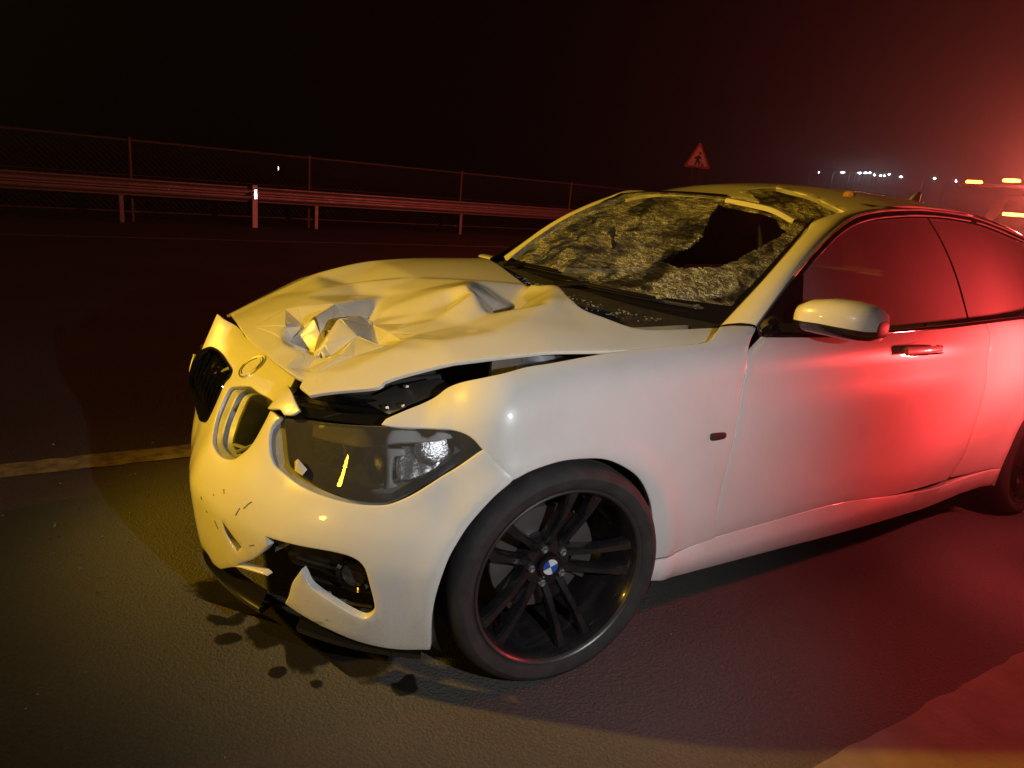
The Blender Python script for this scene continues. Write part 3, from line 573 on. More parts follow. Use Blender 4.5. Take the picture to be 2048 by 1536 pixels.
# crash barrier: corrugated beam lengths on posts
gr = empty('crash_barrier', (0, 13.35, 0)); tag(gr, 'long corrugated steel crash barrier beyond the far lane', 'crash barrier')
prof = [(.155, .012), (.15, .0), (.125, -.005), (.095, -.07), (.06, -.083), (.03, -.075), (.012, -.02), (-.012, -.02), (-.03, -.075), (-.06, -.083), (-.095, -.07), (-.125, -.005), (-.15, .0), (-.155, .012)]
ang = math.atan(.105)
beam0 = None
for k in range(-4, 18):
    x0 = k * 3.81
    if beam0 is None:
        b = MB(); b.loft([[(x, d - (.004 if x == 0 else 0), z) for z, d in prof] for x in (0, 1.9, 3.86)], closed=False)
        o = b.build('beam', 'galvanised', gr, 50); beam0 = o
    else:
        o = beam0.copy(); COL.objects.link(o)
    o.location = (x0, RAIL(x0) - 13.35, .655); o.rotation_euler.z = ang
post0 = None
for k in range(-4, 18):
    x0 = k * 3.81 + .3
    if post0 is None:
        b = MB(); b.box((0, .02, .39), (.012, .10, .82)); b.box((0, -.03, .39), (.07, .010, .82)); b.box((0, .07, .39), (.07, .010, .82)); b.box((0, -.05, .655), (.11, .03, .16))
        o = b.build('post', 'galvanised', gr); post0 = o
    else: o = post0.copy(); COL.objects.link(o)
    o.location = (x0, RAIL(x0) - 13.35 + .06, 0); o.rotation_euler.z = ang
# mesh fence behind it
fe = empty('mesh_fence', (0, 14.0, 0)); tag(fe, 'tall wire mesh fence with steel posts behind the crash barrier', 'fence')
FEN = lambda x: RAIL(x) + .75
post0 = None
for k in range(-5, 16):
    x0 = .55 + 3.86 * k - (0.25 if k == 1 else 0)
    if post0 is None:
        b = MB(); b.tube([(0, 0, -.05), (0, 0, 1.53)], .036, 10); b.lathe([(.04, 1.53), (.04, 1.55), (.0, 1.57)], 10, 'z'); b.box((0, -.04, .16), (.26, .012, .03))
        o = b.build('post', 'fence_steel', fe, 40); post0 = o
    else: o = post0.copy(); COL.objects.link(o)
    o.location = (x0, FEN(x0) - 14, 0)
xf = (-22, 60)
for nm, z, r in (('top_rail', 1.50, .022), ('bottom_rail', .16, .014), ('line_wire', .85, .006)):
    b = MB(); b.tube([(x, FEN(x) - 14, z) for x in np.linspace(*xf, 12)], r, 8); b.build(nm, 'fence_steel', fe, 40)
b = MB(); sp = .11
for x in np.arange(xf[0], 24, sp):                               # woven wire, a diamond net
    for d in (-1, 1):
        xa, xb = x, x + d * 1.36
        b.tube([(xa, FEN(xa) - 14 + d * .003, .15), (xb, FEN(xb) - 14 + d * .003, 1.5)], .0022, 3, cap=False)
o = b.build('wire_mesh', 'fence_steel', fe); o['kind'] = 'stuff'

# delineator with reflectors on the barrier
dl = empty('delineator', (2.74, RAIL(2.74) - .10, 0)); tag(dl, 'white roadside delineator with bright reflector at the crash barrier', 'delineator')
b = MB(); b.box((0, 0, .42), (.10, .03, .86), taper=.95); b.build('post', 'delineator_white', dl)
MIDP = (CAM + Vector(TORCH_P)) / 2
fc = (MIDP - Vector((2.74, RAIL(2.74) - .12, .66))).normalized(); q = fc.to_track_quat('-Y', 'Z').to_matrix()
b = MB(); b.box((.01, -.03, .67), (.055, .008, .19), q); b.build('reflector', 'reflex_white', dl)
b = MB(); b.lathe([(0, -.006), (.035, -.006), (.035, .004)], 14, 'y', (-.06, -.035, .68)); b.build('red_reflector', 'reflex_red', dl)
b = MB(); b.add([q @ Vector(p) + Vector((.0, -.02, .67)) for p in ((-.09, 0, 0), (0, 0, -.10), (.085, 0, -.04), (.07, 0, .06), (0, 0, .10), (-.08, 0, .05))], [(0, 1, 2, 3, 4, 5)]); b.build('backing_plate', 'delineator_white', dl)
tag_p = (3.45, FEN(3.45) - .05, 1.22)
q = (MIDP - Vector(tag_p)).normalized().to_track_quat('-Y', 'Z').to_matrix()
fr = empty('fence_reflector', tag_p); tag(fr, 'small pale reflector strip hung on the wire mesh fence', 'reflector')
b = MB(); b.box((0, 0, 0), (.022, .006, .075), q); b.build('strip', 'reflex_white', fr)
b = MB(); b.tube([(0, .01, .03), (0, .05, .06)], .004, 5); b.build('clip', 'fence_steel', fr)

# road works warning sign
sg = empty('warning_sign', (18.0, 16.2, 0)); tag(sg, 'red bordered triangular road works sign with digging worker', 'road sign')
fc = (CAM - Vector((18, 16.2, 2.8))); sq = Vector((fc.x, fc.y, 0)).normalized().to_track_quat('-Y', 'Z').to_matrix() @ Matrix.Rotation(R(24), 3, 'Z')
def sp_(x, z, d): return sq @ Vector((x, d, z))
def tri_plate(s, d0, d1, cz=2.72):
    h = s * .866; P_ = [(-s/2, cz - h/3), (s/2, cz - h/3), (0, cz + 2*h/3)]
    r_ = []
    for i in range(3):                                            # rounded corners
        p = np.array(P_[i]); a = np.array(P_[i-1]); c = np.array(P_[(i+1) % 3]); ra = p + (a - p) * .09; rc = p + (c - p) * .09
        for t in (0, .33, .66, 1): r_.append(tuple((1-t)**2 * ra + 2*t*(1-t) * p + t*t * rc))
    n = len(r_); v = [sp_(x, z, d0) for x, z in r_] + [sp_(x, z, d1) for x, z in r_]
    return v, [tuple(range(n)), tuple(range(2*n - 1, n - 1, -1))] + [(i, n + i, n + (i+1) % n, (i+1) % n) for i in range(n)]
b = MB(); b.add(*tri_plate(1.0, .0, .006)); b.build('border', 'sign_red', sg)
b = MB(); b.add(*tri_plate(.76, -.004, -.001)); b.build('face', 'sign_face', sg)
b = MB()
def bar2(a, c, w):
    a = np.array(a); c = np.array(c); t = (c - a) / np.linalg.norm(c - a); nn = np.array([-t[1], t[0]]) * w / 2
    q_ = [a - nn, c - nn, c + nn, a + nn]; b.add([sp_(x, z + 2.72, -.007) for x, z in q_], [(0, 1, 2, 3)])
bar2((-.08, -.20), (-.03, -.02), .06); bar2((.08, -.20), (.0, -.02), .06); bar2((-.02, -.03), (.03, .12), .10); bar2((.02, .10), (-.12, .02), .045); bar2((.04, .10), (.10, .0), .045); bar2((-.14, .05), (.16, -.12), .025)
b.add([sp_(.05 + .045 * math.cos(w), .195 + 2.72 + .045 * math.sin(w), -.007) for w in np.linspace(0, 2*math.pi, 10, endpoint=False)], [tuple(range(10))])
b.add([sp_(x, z + 2.72, -.007) for x, z in ((.12, -.21), (.24, -.21), (.18, -.12))], [(0, 1, 2)])
b.build('pictogram', 'sign_black', sg)
b = MB(); b.tube([sp_(-.12, 0, .05), sp_(-.12, 3.1, .05)], .03, 8); b.build('pole', 'sign_back', sg, 40)
b = MB(); b.tube([sp_(.12, 0, .05), sp_(.12, 3.1, .05)], .03, 8); b.build('pole', 'sign_back', sg, 40)

# far street lamps: (x, y, lamp height, lamp size)
def street_lamp(x, y, h, r, label, group=None):
    t = empty('street_lamp', (x, y, 0)); tag(t, label, 'street lamp', group)
    b = MB(); b.tube([(0, 0, -.1), (0, 0, h * .96), (.15, -.25, h), (.5, -1.2, h + .1)], [.11, .07, .05, .045], 6); b.build('pole', 'pole_grey', t, 40)
    b = MB(); b.lathe([(.0, -.10), (r * .7, -.09), (r, 0), (r * .6, .08), (0, .1)], 12, 'z', (.7, -1.5, h)); b.build('lamp_head', 'lamp_white', t, 50)
street_lamp(129.30, 87.65, 9.45, 0.30, 'bright white street lamp in the distance, leftmost of the bright ones', None)
street_lamp(129.30, 84.11, 9.47, 0.26, 'left one of two touching bright far street lamps', None)
street_lamp(129.30, 82.90, 9.51, 0.26, 'right one of two touching bright far street lamps', None)
street_lamp(129.30, 82.00, 9.53, 0.13, 'dim far street lamp just right of the two touching bright ones', None)
street_lamp(129.30, 81.03, 9.21, 0.16, 'small white street lamp in the tight distant row of four', 'distant row of four lamps')
street_lamp(129.30, 79.85, 9.16, 0.16, 'small white street lamp in the tight distant row of four', 'distant row of four lamps')
street_lamp(129.30, 79.06, 9.10, 0.16, 'small white street lamp in the tight distant row of four', 'distant row of four lamps')
street_lamp(129.30, 78.26, 9.39, 0.16, 'small white street lamp in the tight distant row of four', 'distant row of four lamps')
street_lamp(129.30, 75.92, 9.03, 0.19, 'lone far white street lamp right of the tight row', None)
street_lamp(129.30, 69.93, 9.00, 0.18, 'far white street lamp midway between the row and the red lights', None)
street_lamp(129.30, 66.25, 8.73, 0.13, 'far white street lamp next to the red vehicle lights', None)
street_lamp(129.30, 92.77, 9.29, 0.06, 'faint tiny far street lamp at the left end', None)

# ================================================================== THE CRASHED CAR
car = empty('crashed_car', (0, 0, -.025))
tag(car, 'white two-door hatchback with crumpled bonnet and smashed windscreen', 'car')
T = TRACE
def WP(s, z, off=0.):
    s = np.atleast_1d(np.asarray(s, float)); z = np.atleast_1d(np.asarray(z, float)); return W(s, z) + normals(W, s, z) * off

# ---- wings
fender = panel('fender', W, T['fender'], 'white_paint', car, step=.022, depth=.02)
fender['label'] = 'undamaged left front wing'
flip_y(fender, 'fender').location.z = -.035
rep = panel('side_marker', W, T['repeater'], 'black_plastic', car, step=.01, roll=.002, depth=.004, off=.004)
# ---- bumper skin with the broken left corner and the two grille openings
hl = T['hl_open']; kid = T['kidney']; inn = T['inner']; arb = T['archb']; bot = T['bot']; intk = T['intake']
out = list(hl) + T['seamf'][1:2] + arb[::-1] + bot[::-1]
out += [(intk[k][0], intk[k][1], intk[k][2]) for k in (15, 14, 13, 12)]                 # torn edge of the lower left corner
out += [intk[k] for k in (11, 10, 9, 8, 7, 6, 5, 4, 3, 2, 1, 0)]
out += [intk[k] for k in (25, 24, 23, 22, 21, 20)] + [T['strip'][3]] + T['strip'][2:0:-1]
out += [T['band'][6], T['band'][5], T['band'][4]]
mb = mirrored(bot)
out += [(-.10, .19), (-.35, .20)] + [(-.534, .20), (-.66, .185), (-.767, .17), (-.86, .165), (-.957, .177, 1)]
out += mirrored(arb)[1:] + [(-1.098, .6695)] + mirrored(hl)[::-1][:-1] + [(-.40, .645, 1), (-.35, .575), (-.28, .55), (-.205, .535, 1)]
out += T['kidney_r'][::-1]
nt_ = T['nosetop']
out += nt_[::-1] + kid[14:] + kid[:13] + inn[1:]
bumper = panel('front_bumper', W, out, 'white_paint', car, holes=[T['gap']], step=.020, depth=.016)
bumper['label'] = 'white bumper skin torn open at its lower left corner'
panel('bumper_flap', W, T['flap'], 'white_paint', car, step=.015, depth=.004, roll=.002,
      lift=lambda u, v: W(u, v) + np.stack([-.012 - .06 * (u - .32), -.03 * (u - .32), .10 * (v - .70) * (u - .32)], -1))['label'] = 'bent white scrap of bumper above the headlamp'
shell('bumper_core', W, -.98, .98, .16, .66, 80, 14, -.19, 'black_plastic', car)
for s0_, s1_ in ((-.94, .46), (.60, .952)):
    b = MB(); ss = np.linspace(s0_, s1_, 50)
    b.loft([[tuple(p) for p in WP(ss, ss * 0 + z, o_)] for z, o_ in ((.20, -.035), (.172, -.008), (.166, .002), (.150, .002), (.145, -.006), (.145, -.06))], closed=False)
    b.build('front_lip', 'gloss_black', car, 50)
# left grille opening: stepped grey frame, no grille left in it
kl = resample(kid, .012); ki = resample(T['kidney_in'], .012)
def ringn(l, n):
    d = np.concatenate([[0], np.cumsum(np.hypot(*(np.roll(l, -1, 0) - l).T))]); c = np.vstack([l, l[:1]]); t = np.linspace(0, d[-1], n, endpoint=False)
    return np.stack([np.interp(t, d, c[:, 0]), np.interp(t, d, c[:, 1])], 1)
def align(a, b2):
    k = np.argmin(np.hypot(*(b2 - a[0]).T)); b2 = np.roll(b2, -k, 0); return b2
ka = ringn(kl, 90); kb = ringn(ki, 90)
if (area2(ka) < 0) != (area2(kb) < 0): kb = kb[::-1]
kb = align(ka, kb)
lp = lambda t, o_: [tuple(p) for p in WP(ka[:, 0] * (1-t) + kb[:, 0] * t, ka[:, 1] * (1-t) + kb[:, 1] * t, o_)]
b = MB(); b.loft([lp(0, -.003), lp(.06, -.012), lp(.45, -.020), lp(.5, -.012), lp(.56, -.014), lp(.6, -.026), lp(.92, -.034), lp(.96, -.028), lp(1.0, -.032), lp(1.02, -.075), lp(1.0, -.11)])
b.build('grille_frame', 'grey_plastic', car, 30)['label'] = 'grey frame of the empty left grille opening'
for (s0, z0, s1, z1_) in ((.235, .545, .255, .575), (.20, .555, .24, .562)):
    b = MB(); b.tube([tuple(WP(s0, z0, -.03)[0]), tuple(WP(s1, z1_, -.05)[0])], .006, 6); b.build('broken_clip', 'grey_plastic', car)
b = MB(); cs = [tuple(WP(.20 + .05 * k, .60, -.10)[0]) for k in range(3)]; b.tube(cs, .02, 8); b.build('radiator_bar', 'black_plastic', car, 40)
# right grille: black frame with slats
kr = ringn(resample(T['kidney_r'] + [(-.235, .56, 0), (-.262, .62, 0), (-.245, .685, 0)], .012), 80)
ctr = kr.mean(0)
lr = lambda t, o_: [tuple(p) for p in WP(kr[:, 0] + (ctr[0] - kr[:, 0]) * t, kr[:, 1] + (ctr[1] - kr[:, 1]) * t, o_)]
b = MB(); b.loft([lr(-.02, -.004), lr(.0, .004), lr(.05, .004), lr(.08, -.006), lr(.08, -.05)]); grl = b.build('right_grille', 'gloss_black', car, 40)
for k in range(9):
    s_ = -.285 + .031 * k; zz = np.linspace(.56, .71, 6)
    zz = zz[inside(np.stack([np.full(6, s_), zz], 1), kr)]
    if len(zz) < 2: continue
    b = MB(); b.tube([tuple(WP(s_, z, -.012)[0]) for z in zz], .005, 6); b.build('slat', 'gloss_black', grl, 40)
# badge seat on the nose, its badge gone
b = MB(); bc = (.06, .722)
rg = lambda r, o_: [tuple(p) for p in WP(bc[0] + r * np.cos(np.linspace(0, 2*np.pi, 40, endpoint=False)), bc[1] + .58 * r * np.sin(np.linspace(0, 2*np.pi, 40, endpoint=False)), o_)]
b.loft([rg(.050, .0005), rg(.047, .004), rg(.043, .002), rg(.041, .0015), rg(.034, .0015), rg(.033, .003), rg(.026, .002), rg(.001, .003)]); b.build('badge_seat', 'white_paint', car, 30)['label'] = 'round seat on the nose where the badge is missing'
for a0, a1, rr in ((3.3, 5.6, .046), (2.2, 4.6, .036), (.1, 1.6, .041)):
    b = MB(); w = np.linspace(a0, a1, 14); b.tube([tuple(p) for p in WP(bc[0] + rr * np.cos(w), bc[1] + .58 * rr * np.sin(w), .0022)], .0022, 5); b.build('glue_mark', 'road_grime', car)
# corner intake: insert, lamp and loose pieces
panel('intake_insert', W, [(p[0], p[1], 0) for p in T['intake'][:12]] + [(.60, .30, 0), (.52, .30, 0)], 'black_plastic', car, step=.03, roll=0, depth=0, off=-.075)
fl = empty('fog_lamp', parent=car); pc = Vector(WP(.755, .335, -.055)[0]); nn_ = Vector(normals(W, np.array([.755]), np.array([.335]))[0]); qq = nn_.to_track_quat('X', 'Z').to_matrix()
def oriented(prof, n, pc, qq):
    m = MB(); m.lathe(prof, n, 'x'); m.v = [tuple(qq @ Vector(p) + pc) for p in m.v]; return m
oriented([(.0, .012), (.03, .008), (.036, 0), (.036, -.02)], 24, pc, qq).build('lens', 'lens_clear', fl, 40)
oriented([(.036, .004), (.046, .010), (.05, 0), (.05, -.02)], 24, pc, qq).build('bezel', 'gloss_black', fl, 40)
for k, poly in enumerate(([(.665, .265), (.70, .275), (.695, .285), (.668, .28)], [(.71, .262), (.735, .258), (.74, .266)], [(.505, .335), (.56, .375), (.57, .388), (.54, .375), (.51, .352)], [(.50, .395), (.545, .402), (.52, .385)], [(.60, .40), (.63, .392), (.61, .385)])):
    panel('broken_plastic', W, [(*p, 1) for p in poly], 'grey_plastic' if k else 'bare_inner', car, step=.02, roll=0, depth=.003, off=-.03 - .006 * k)
for k in range(4):
    b = MB(); z = .225 + .05 * k; ss = np.linspace(.56, .80, 8); b.tube([tuple(p) for p in WP(ss, ss * 0 + z + .03 * (ss - .56), -.066)], .006, 5); b.build('intake_bar', 'black_plastic', car, 40)
# ---- left headlamp
hlp = empty('headlamp', parent=car); hlp['label'] = 'left headlamp with cracked inner corner'
ll = resample(T['lens'], .016); lc = ll.mean(0)
lk = lambda t, o_: [tuple(p) for p in WP(ll[:, 0] + (lc[0] - ll[:, 0]) * t, ll[:, 1] + (lc[1] - ll[:, 1]) * t, o_)]
b = MB(); b.loft([lk(0, -.004), lk(.03, -.03), lk(.10, -.085), lk(.5, -.11), lk(.98, -.115)]); b.build('housing', 'lamp_inner', hlp, 40)
gs, gz_ = T['glint'][0][:2]; gp = Vector(WP(gs, gz_, -.030)[0]); qg = Vector((-.243, -.90, .362)).to_track_quat('X', 'Z').to_matrix()
oriented([(0, .0), (.016, -.001), (.032, -.0045), (.046, -.010), (.050, -.02)], 24, gp, qg).build('glint_dish', 'reflector', hlp, 60)  # dish added and tilted so that the torch throws a glint here
panel('lens', W, T['lens'], 'lens_clear', hlp, step=.02, roll=.003, depth=.006, off=-.004)
panel('brow', W, T['brow'], 'brow_grey', hlp, step=.018, roll=.004, depth=.03, off=-.014)
panel('light_guide', W, T['guide'], 'brow_grey', hlp, step=.012, roll=.003, depth=.01, off=-.020)
panel('side_reflector', W, T['side_refl'], 'reflector', hlp, step=.012, roll=.003, depth=.02, lift=lambda u, v: W(u, v) + normals(W, u, v) * (-.045 - .30 * (v - .68) + .0025 * np.abs(np.sin(90 * u)))[:, None])
ps, pz = T['proj'][0][:2]; pc = Vector(WP(ps, pz, -.062)[0]); qx = Vector((-.98, -.18, .02)).to_track_quat('X', 'Z').to_matrix()
oriented([(0, .028), (.02, .024), (.034, .014), (.041, 0)], 32, pc, qx).build('projector_lens', 'lens_clear', hlp, 50)
oriented([(.041, .0), (.044, .006), (.052, .004), (.055, -.004), (.055, -.05)], 32, pc, qx).build('projector_ring', 'chrome', hlp, 40)
oriented([(.0, -.02), (.03, -.015), (.042, -.002)], 32, pc, qx).build('projector_bowl', 'reflector', hlp, 50)
pc2 = Vector(WP(.60, .635, -.085)[0])
oriented([(.03, .0), (.033, .006), (.04, .004), (.043, -.006), (.043, -.03)], 28, pc2, qx).build('inner_ring', 'grey_plastic', hlp, 40)
oriented([(0, -.004), (.02, -.003), (.032, .002)], 28, pc2, qx).build('inner_bowl', 'cabin_trim', hlp, 50)
for k in range(5):
    b = MB(); ss = np.linspace(.50, .62, 5); b.tube([tuple(p) for p in WP(ss, ss * 0 + .60 + .012 * k, -.075)], .003, 5); b.build('rib', 'black_plastic', hlp, 40)
# grey bezel beside the lens and under it
hz = resample(hl, .012, closed=False); k0 = [tuple(p) for p in WP(hz[:, 0], hz[:, 1], -.004)]
tgt = ll; near = [tgt[np.argmin(np.hypot(*(tgt - p).T))] for p in hz]; near = np.array(near)
mid = hz * .45 + near * .55
b = MB(); b.loft([[tuple(p) for p in WP(hz[:, 0], hz[:, 1], -.004)], [tuple(p) for p in WP(*(hz * .8 + near * .2).T, -.012)], [tuple(p) for p in WP(*mid.T, -.016)], [tuple(p) for p in WP(*near.T, -.03)]], closed=False)
b.build('bezel', 'grey_plastic', hlp, 40)
v = [tuple(WP(s_, z_, o_)[0]) for s_, z_, o_ in ((.535, .592, .0), (.56, .603, .012), (.60, .588, .006), (.595, .572, .012), (.555, .574, .006), (.575, .59, .020))]
mesh('broken_corner', v, [(0, 1, 5), (1, 2, 5), (2, 3, 5), (3, 4, 5), (4, 0, 5)], 'white_paint', hlp)['label'] = 'snapped mounting tab sticking out of the lamp corner'
# right headlamp, hidden from the front left but there
hr = empty('headlamp', parent=car)
panel('lens', W, mirrored(T['lens']), 'lens_clear', hr, step=.03, roll=.003, depth=.006, off=-.004)
b = MB(); ml = ll * np.array([-1, 1]); mc = ml.mean(0); mk = lambda t, o_: [tuple(p) for p in WP(ml[:, 0] + (mc[0] - ml[:, 0]) * t, ml[:, 1] + (mc[1] - ml[:, 1]) * t, o_)]
b.loft([mk(0, -.004), mk(.1, -.085), mk(.98, -.115)]); b.build('housing', 'black_plastic', hr, 40)

# ---- bonnet, crumpled
DP = np.array([d[:2] for d in DENT]); DZ = np.array([d[2] for d in DENT])
vo, _, fo, ov, _, _ = delaunay_2d_cdt([Vector(map(float, p)) for p in DP], [], [], 0, 1e-6)
TV = np.array([(p.x, p.y) for p in vo]); TZ = np.array([np.mean(DZ[list(s_)]) for s_ in ov]); TT = np.array(fo)
def tin(x, y):
    z = np.zeros_like(x)
    for a, b_, c in TT:
        (x0, y0), (x1, y1), (x2, y2) = TV[a], TV[b_], TV[c]; d = (y1 - y2) * (x0 - x2) + (x2 - x1) * (y0 - y2)
        if abs(d) < 1e-12: continue
        l0 = ((y1 - y2) * (x - x2) + (x2 - x1) * (y - y2)) / d; l1 = ((y2 - y0) * (x - x2) + (x0 - x2) * (y - y2)) / d; l2 = 1 - l0 - l1
        k = (l0 >= -1e-9) & (l1 >= -1e-9) & (l2 >= -1e-9); z[k] = (TZ[a] * l0 + TZ[b_] * l1 + TZ[c] * l2)[k]
    return z
GX = np.arange(-.76, .80, .006); GY = np.arange(-.86, .86, .006)
gx, gy = np.meshgrid(GX, GY, indexing='ij'); GZ = tin(gx.ravel(), gy.ravel()).reshape(gx.shape)
def blur(a, n):
    for _ in range(n):
        p = np.pad(a, 1, mode='edge'); a = (p[:-2, 1:-1] + p[2:, 1:-1] + p[1:-1, :-2] + p[1:-1, 2:] + 4 * a) / 8
    return a
gsoft = blur(GZ, 14); gcrisp = blur(GZ, 8)
wgt = blur(((gx > -.57) & (gx < -.20) & (gy > -.48) & (gy < .06)).astype(float), 30)           # sharp creases where it took the blow
def grid_at(A, x, y):
    i = np.clip((x - GX[0]) / .006, 0, len(GX) - 1.001); j = np.clip((y - GY[0]) / .006, 0, len(GY) - 1.001)
    a = i.astype(int); b_ = j.astype(int); s_ = i - a; t_ = j - b_
    return (A[a, b_] * (1-s_) * (1-t_) + A[a+1, b_] * s_ * (1-t_) + A[a, b_+1] * (1-s_) * t_ + A[a+1, b_+1] * s_ * t_)
def dent(x, y):
    w = grid_at(wgt, x, y); return grid_at(gsoft, x, y) * (1 - w) + (.38 * tin(x, y) + .62 * grid_at(gcrisp, x, y)) * w
CR = grid_at(wgt, TV[:, 0], TV[:, 1]) > .35
ce = {tuple(sorted((int(t_[k]), int(t_[(k + 1) % 3])))) for t_ in TT for k in range(3)}
ce = [e for e in ce if CR[e[0]] and CR[e[1]]]
def HOODD(x, y):
    p = HOODP(x, y); p[..., 2] += dent(np.atleast_1d(x), np.atleast_1d(y)); return p
ho = T['hood'][1:] + [(.50, .55), (.60, .69, 1), (.50, .765), (.2, .757), (0, .728), (-.15, .69), (-.3, .628), (-.42, .585), (-.50, .56, 1)]
hood = panel('bonnet', HOODP, ho, 'white_paint', car, holes=[T['tear']], step=.0095, roll=.003, depth=.006, lift=HOODD, smooth=26, creases=(TV, ce))
hood['label'] = 'white bonnet crumpled at its front left, its left edge lifted'
hc = np.array([(p[0], p[1]) for p in ho]).mean(0)
under = [(hc[0] + (p[0] - hc[0]) * .90, hc[1] + (p[1] - hc[1]) * .90, *p[2:]) for p in ho]
panel('bonnet_frame', HOODP, under, 'bare_inner', hood, step=.03, roll=.006, depth=.012, lift=HOODD, off=-.022, smooth=50)
b = MB(); v = T['rip']
panel('rip', HOODP, v, 'road_grime', hood, step=.008, roll=0, depth=0, lift=HOODD, off=.0012)
# ---- engine bay seen in the gap
b = MB(); b.box((.10, 0, .56), (.86, 1.30, .02)); b.box((.56, 0, .74), (.02, 1.36, .36)); b.box((-.47, 0, .62), (.03, .90, .14)); b.build('engine_bay_tray', 'black_plastic', car)
b = MB(); b.box((.02, .05, .72), (.62, .60, .20), taper=.86); b.build('engine_cover', 'black_plastic', car)
for sgn in (-1, 1):
    st = MB(); st.lathe([(.13, .60), (.115, .80), (.10, .835), (.05, .84), (.045, .855), (.0, .86)], 28, 'z', (.06, sgn * .57, 0)); st.build('strut_tower', 'bare_inner', car, 40)
b = MB(); b.loft([[(x, -.66, .80 + .10 * (x + .3)) for x in np.linspace(-.3, .52, 8)], [(x, -.685, .80 + .10 * (x + .3)) for x in np.linspace(-.3, .52, 8)], [(x, -.70, .72 + .10 * (x + .3)) for x in np.linspace(-.3, .52, 8)]], closed=False); b.v = [(x, y + .02, z - .045) for x, y, z in b.v]; wr = b.build('inner_wing_rail', 'black_plastic', car, 30); flip_y(wr, 'inner_wing_rail')
b = MB(); b.box((-.06, -.60, .80), (.10, .012, .14)); b.box((-.01, -.60, .865), (.02, .02, .05)); b.build('hinge_bracket', 'steel', car)
b = MB(); b.box((.24, -.70, .872), (.16, .008, .03), Matrix.Rotation(R(-4), 3, 'Y')); b.build('hood_hinge', 'bare_inner', car)
b = MB(); b.loft([[(-.42, -.50, .735), (-.34, -.52, .775), (-.24, -.56, .80)], [(-.40, -.62, .735), (-.32, -.64, .772), (-.24, -.655, .80)]], closed=False); br = b.build('lamp_bracket', 'steel', car, 30)
for p in ((-.395, -.59, .742), (-.365, -.615, .752), (-.33, -.56, .782)):
    m_ = MB(); m_.lathe([(.008, 0), (.008, .006), (.004, .008), (0, .008)], 6, 'z', p); m_.build('bolt', 'chrome', br)
b = MB(); n_ = 14
rows_ = []
for k, (zo, xo) in enumerate(((.0, .0), (.018, .025), (.022, .055), (.030, .062), (.034, .105), (.042, .112), (.046, .155), (.040, .19))):
    rows_.append([(-.60 + .02 * math.sin(i / n_ * 2) + xo + .16 * (i / n_) ** 2, -.36 - .26 * i / n_, .690 + zo + .018 * i / n_) for i in range(n_ + 1)])
b.loft(rows_, closed=False); b.build('lamp_top_cover', 'gloss_black', car, 25)
b = MB(); b.loft([[(-.575 + dx, y, .70 + dz) for y in np.linspace(.55, -.40, 12)] for dx, dz in ((0, -.05), (0, .0), (.03, .012), (.07, .01), (.08, -.03))], closed=False); b.build('slam_panel', 'black_plastic', car, 40)
b = MB(); b.tube([(-.50, -.35, .735), (-.46, -.42, .742), (-.40, -.47, .75), (-.30, -.45, .765), (-.20, -.5, .78)], .012, 8); b.build('hose', 'rubber', car, 50)

# ---- door, sill, quarter
dt = T['door']; df = T['doorf']; stp = T['silltop']; sb = T['sillbot']
se = s_at(1.985)
belt = lambda s_: np.interp(s_, [2.0, 2.4, 2.8, 3.1, 3.6, 4.5], [.922, .915, .92, .928, .945, .965])
door_out = [(df[0][0], .925, 1)] + [(s_, float(belt(s_))) for s_ in np.linspace(2.25, se - .15, 6)] + [(se, float(belt(se)), 1), (se + .01, .70), (se - .01, .45), (se - .08, .315, 1), (2.9, .312), (2.5, .338), (2.2, .336), (1.905, .331, 1)] + df[::-1][1:-2] + [(1.99, .9)]
door = panel('door', W, door_out, 'white_paint', car, step=.03, depth=.02); flip_y(door, 'door')
hb = empty('door_handle', parent=door)
hs, hz_ = 2.83, .862
b = MB(); b.loft([[tuple(WP(hs + .115 * math.cos(w), hz_ + .026 * math.sin(w), o_)[0]) for w in np.linspace(0, 2*math.pi, 24, endpoint=False)] for o_ in (.001, -.012)]); b.build('recess', 'black_plastic', hb, 40)
b = MB(); n_ = 12
b.loft([[tuple(WP(hs - .11 + .22 * i / n_ , hz_ + .014 * math.cos(w) * (1 - .35 * (i / n_)), .014 + .014 * math.sin(math.pi * min(max(i / n_, .04), .96)) ** .4 + .007 * math.sin(w))[0]) for w in np.linspace(0, 2*math.pi, 12, endpoint=False)] for i in range(n_ + 1)], cap=True); b.build('bar', 'white_paint', hb, 50)
b = MB(); b.tube([tuple(WP(hs - .10 + .2 * t, hz_ - .012, .030)[0]) for t in np.linspace(0, 1, 8)], .0035, 6); b.build('chrome_inlay', 'chrome', hb, 50)
b = MB(); b.lathe([(.012, 0), (.012, .006), (0, .008)], 14, 'z'); pc = Vector(WP(hs + .135, hz_, .002)[0]); qz = Vector(normals(W, np.array([hs + .135]), np.array([hz_]))[0]).to_track_quat('Z', 'Y').to_matrix(); b.v = [tuple(qz @ Vector(p) + pc) for p in b.v]; b.build('lock', 'chrome', hb, 40)
sill_out = [(stp[0][0], stp[0][1] - .001, 1), (1.77, .313), (1.9, .323), (2.2, .329), (2.5, .331), (2.9, .305), (3.2, .295), (s_at(2.33), .30, 1), (s_at(2.36), .215, 1), (3.2, .205), (2.7, .203), (2.29, .213), (1.8, .232), (sb[1][0], sb[1][1]), (sb[0][0], sb[0][1], 1), (1.622, .285)]
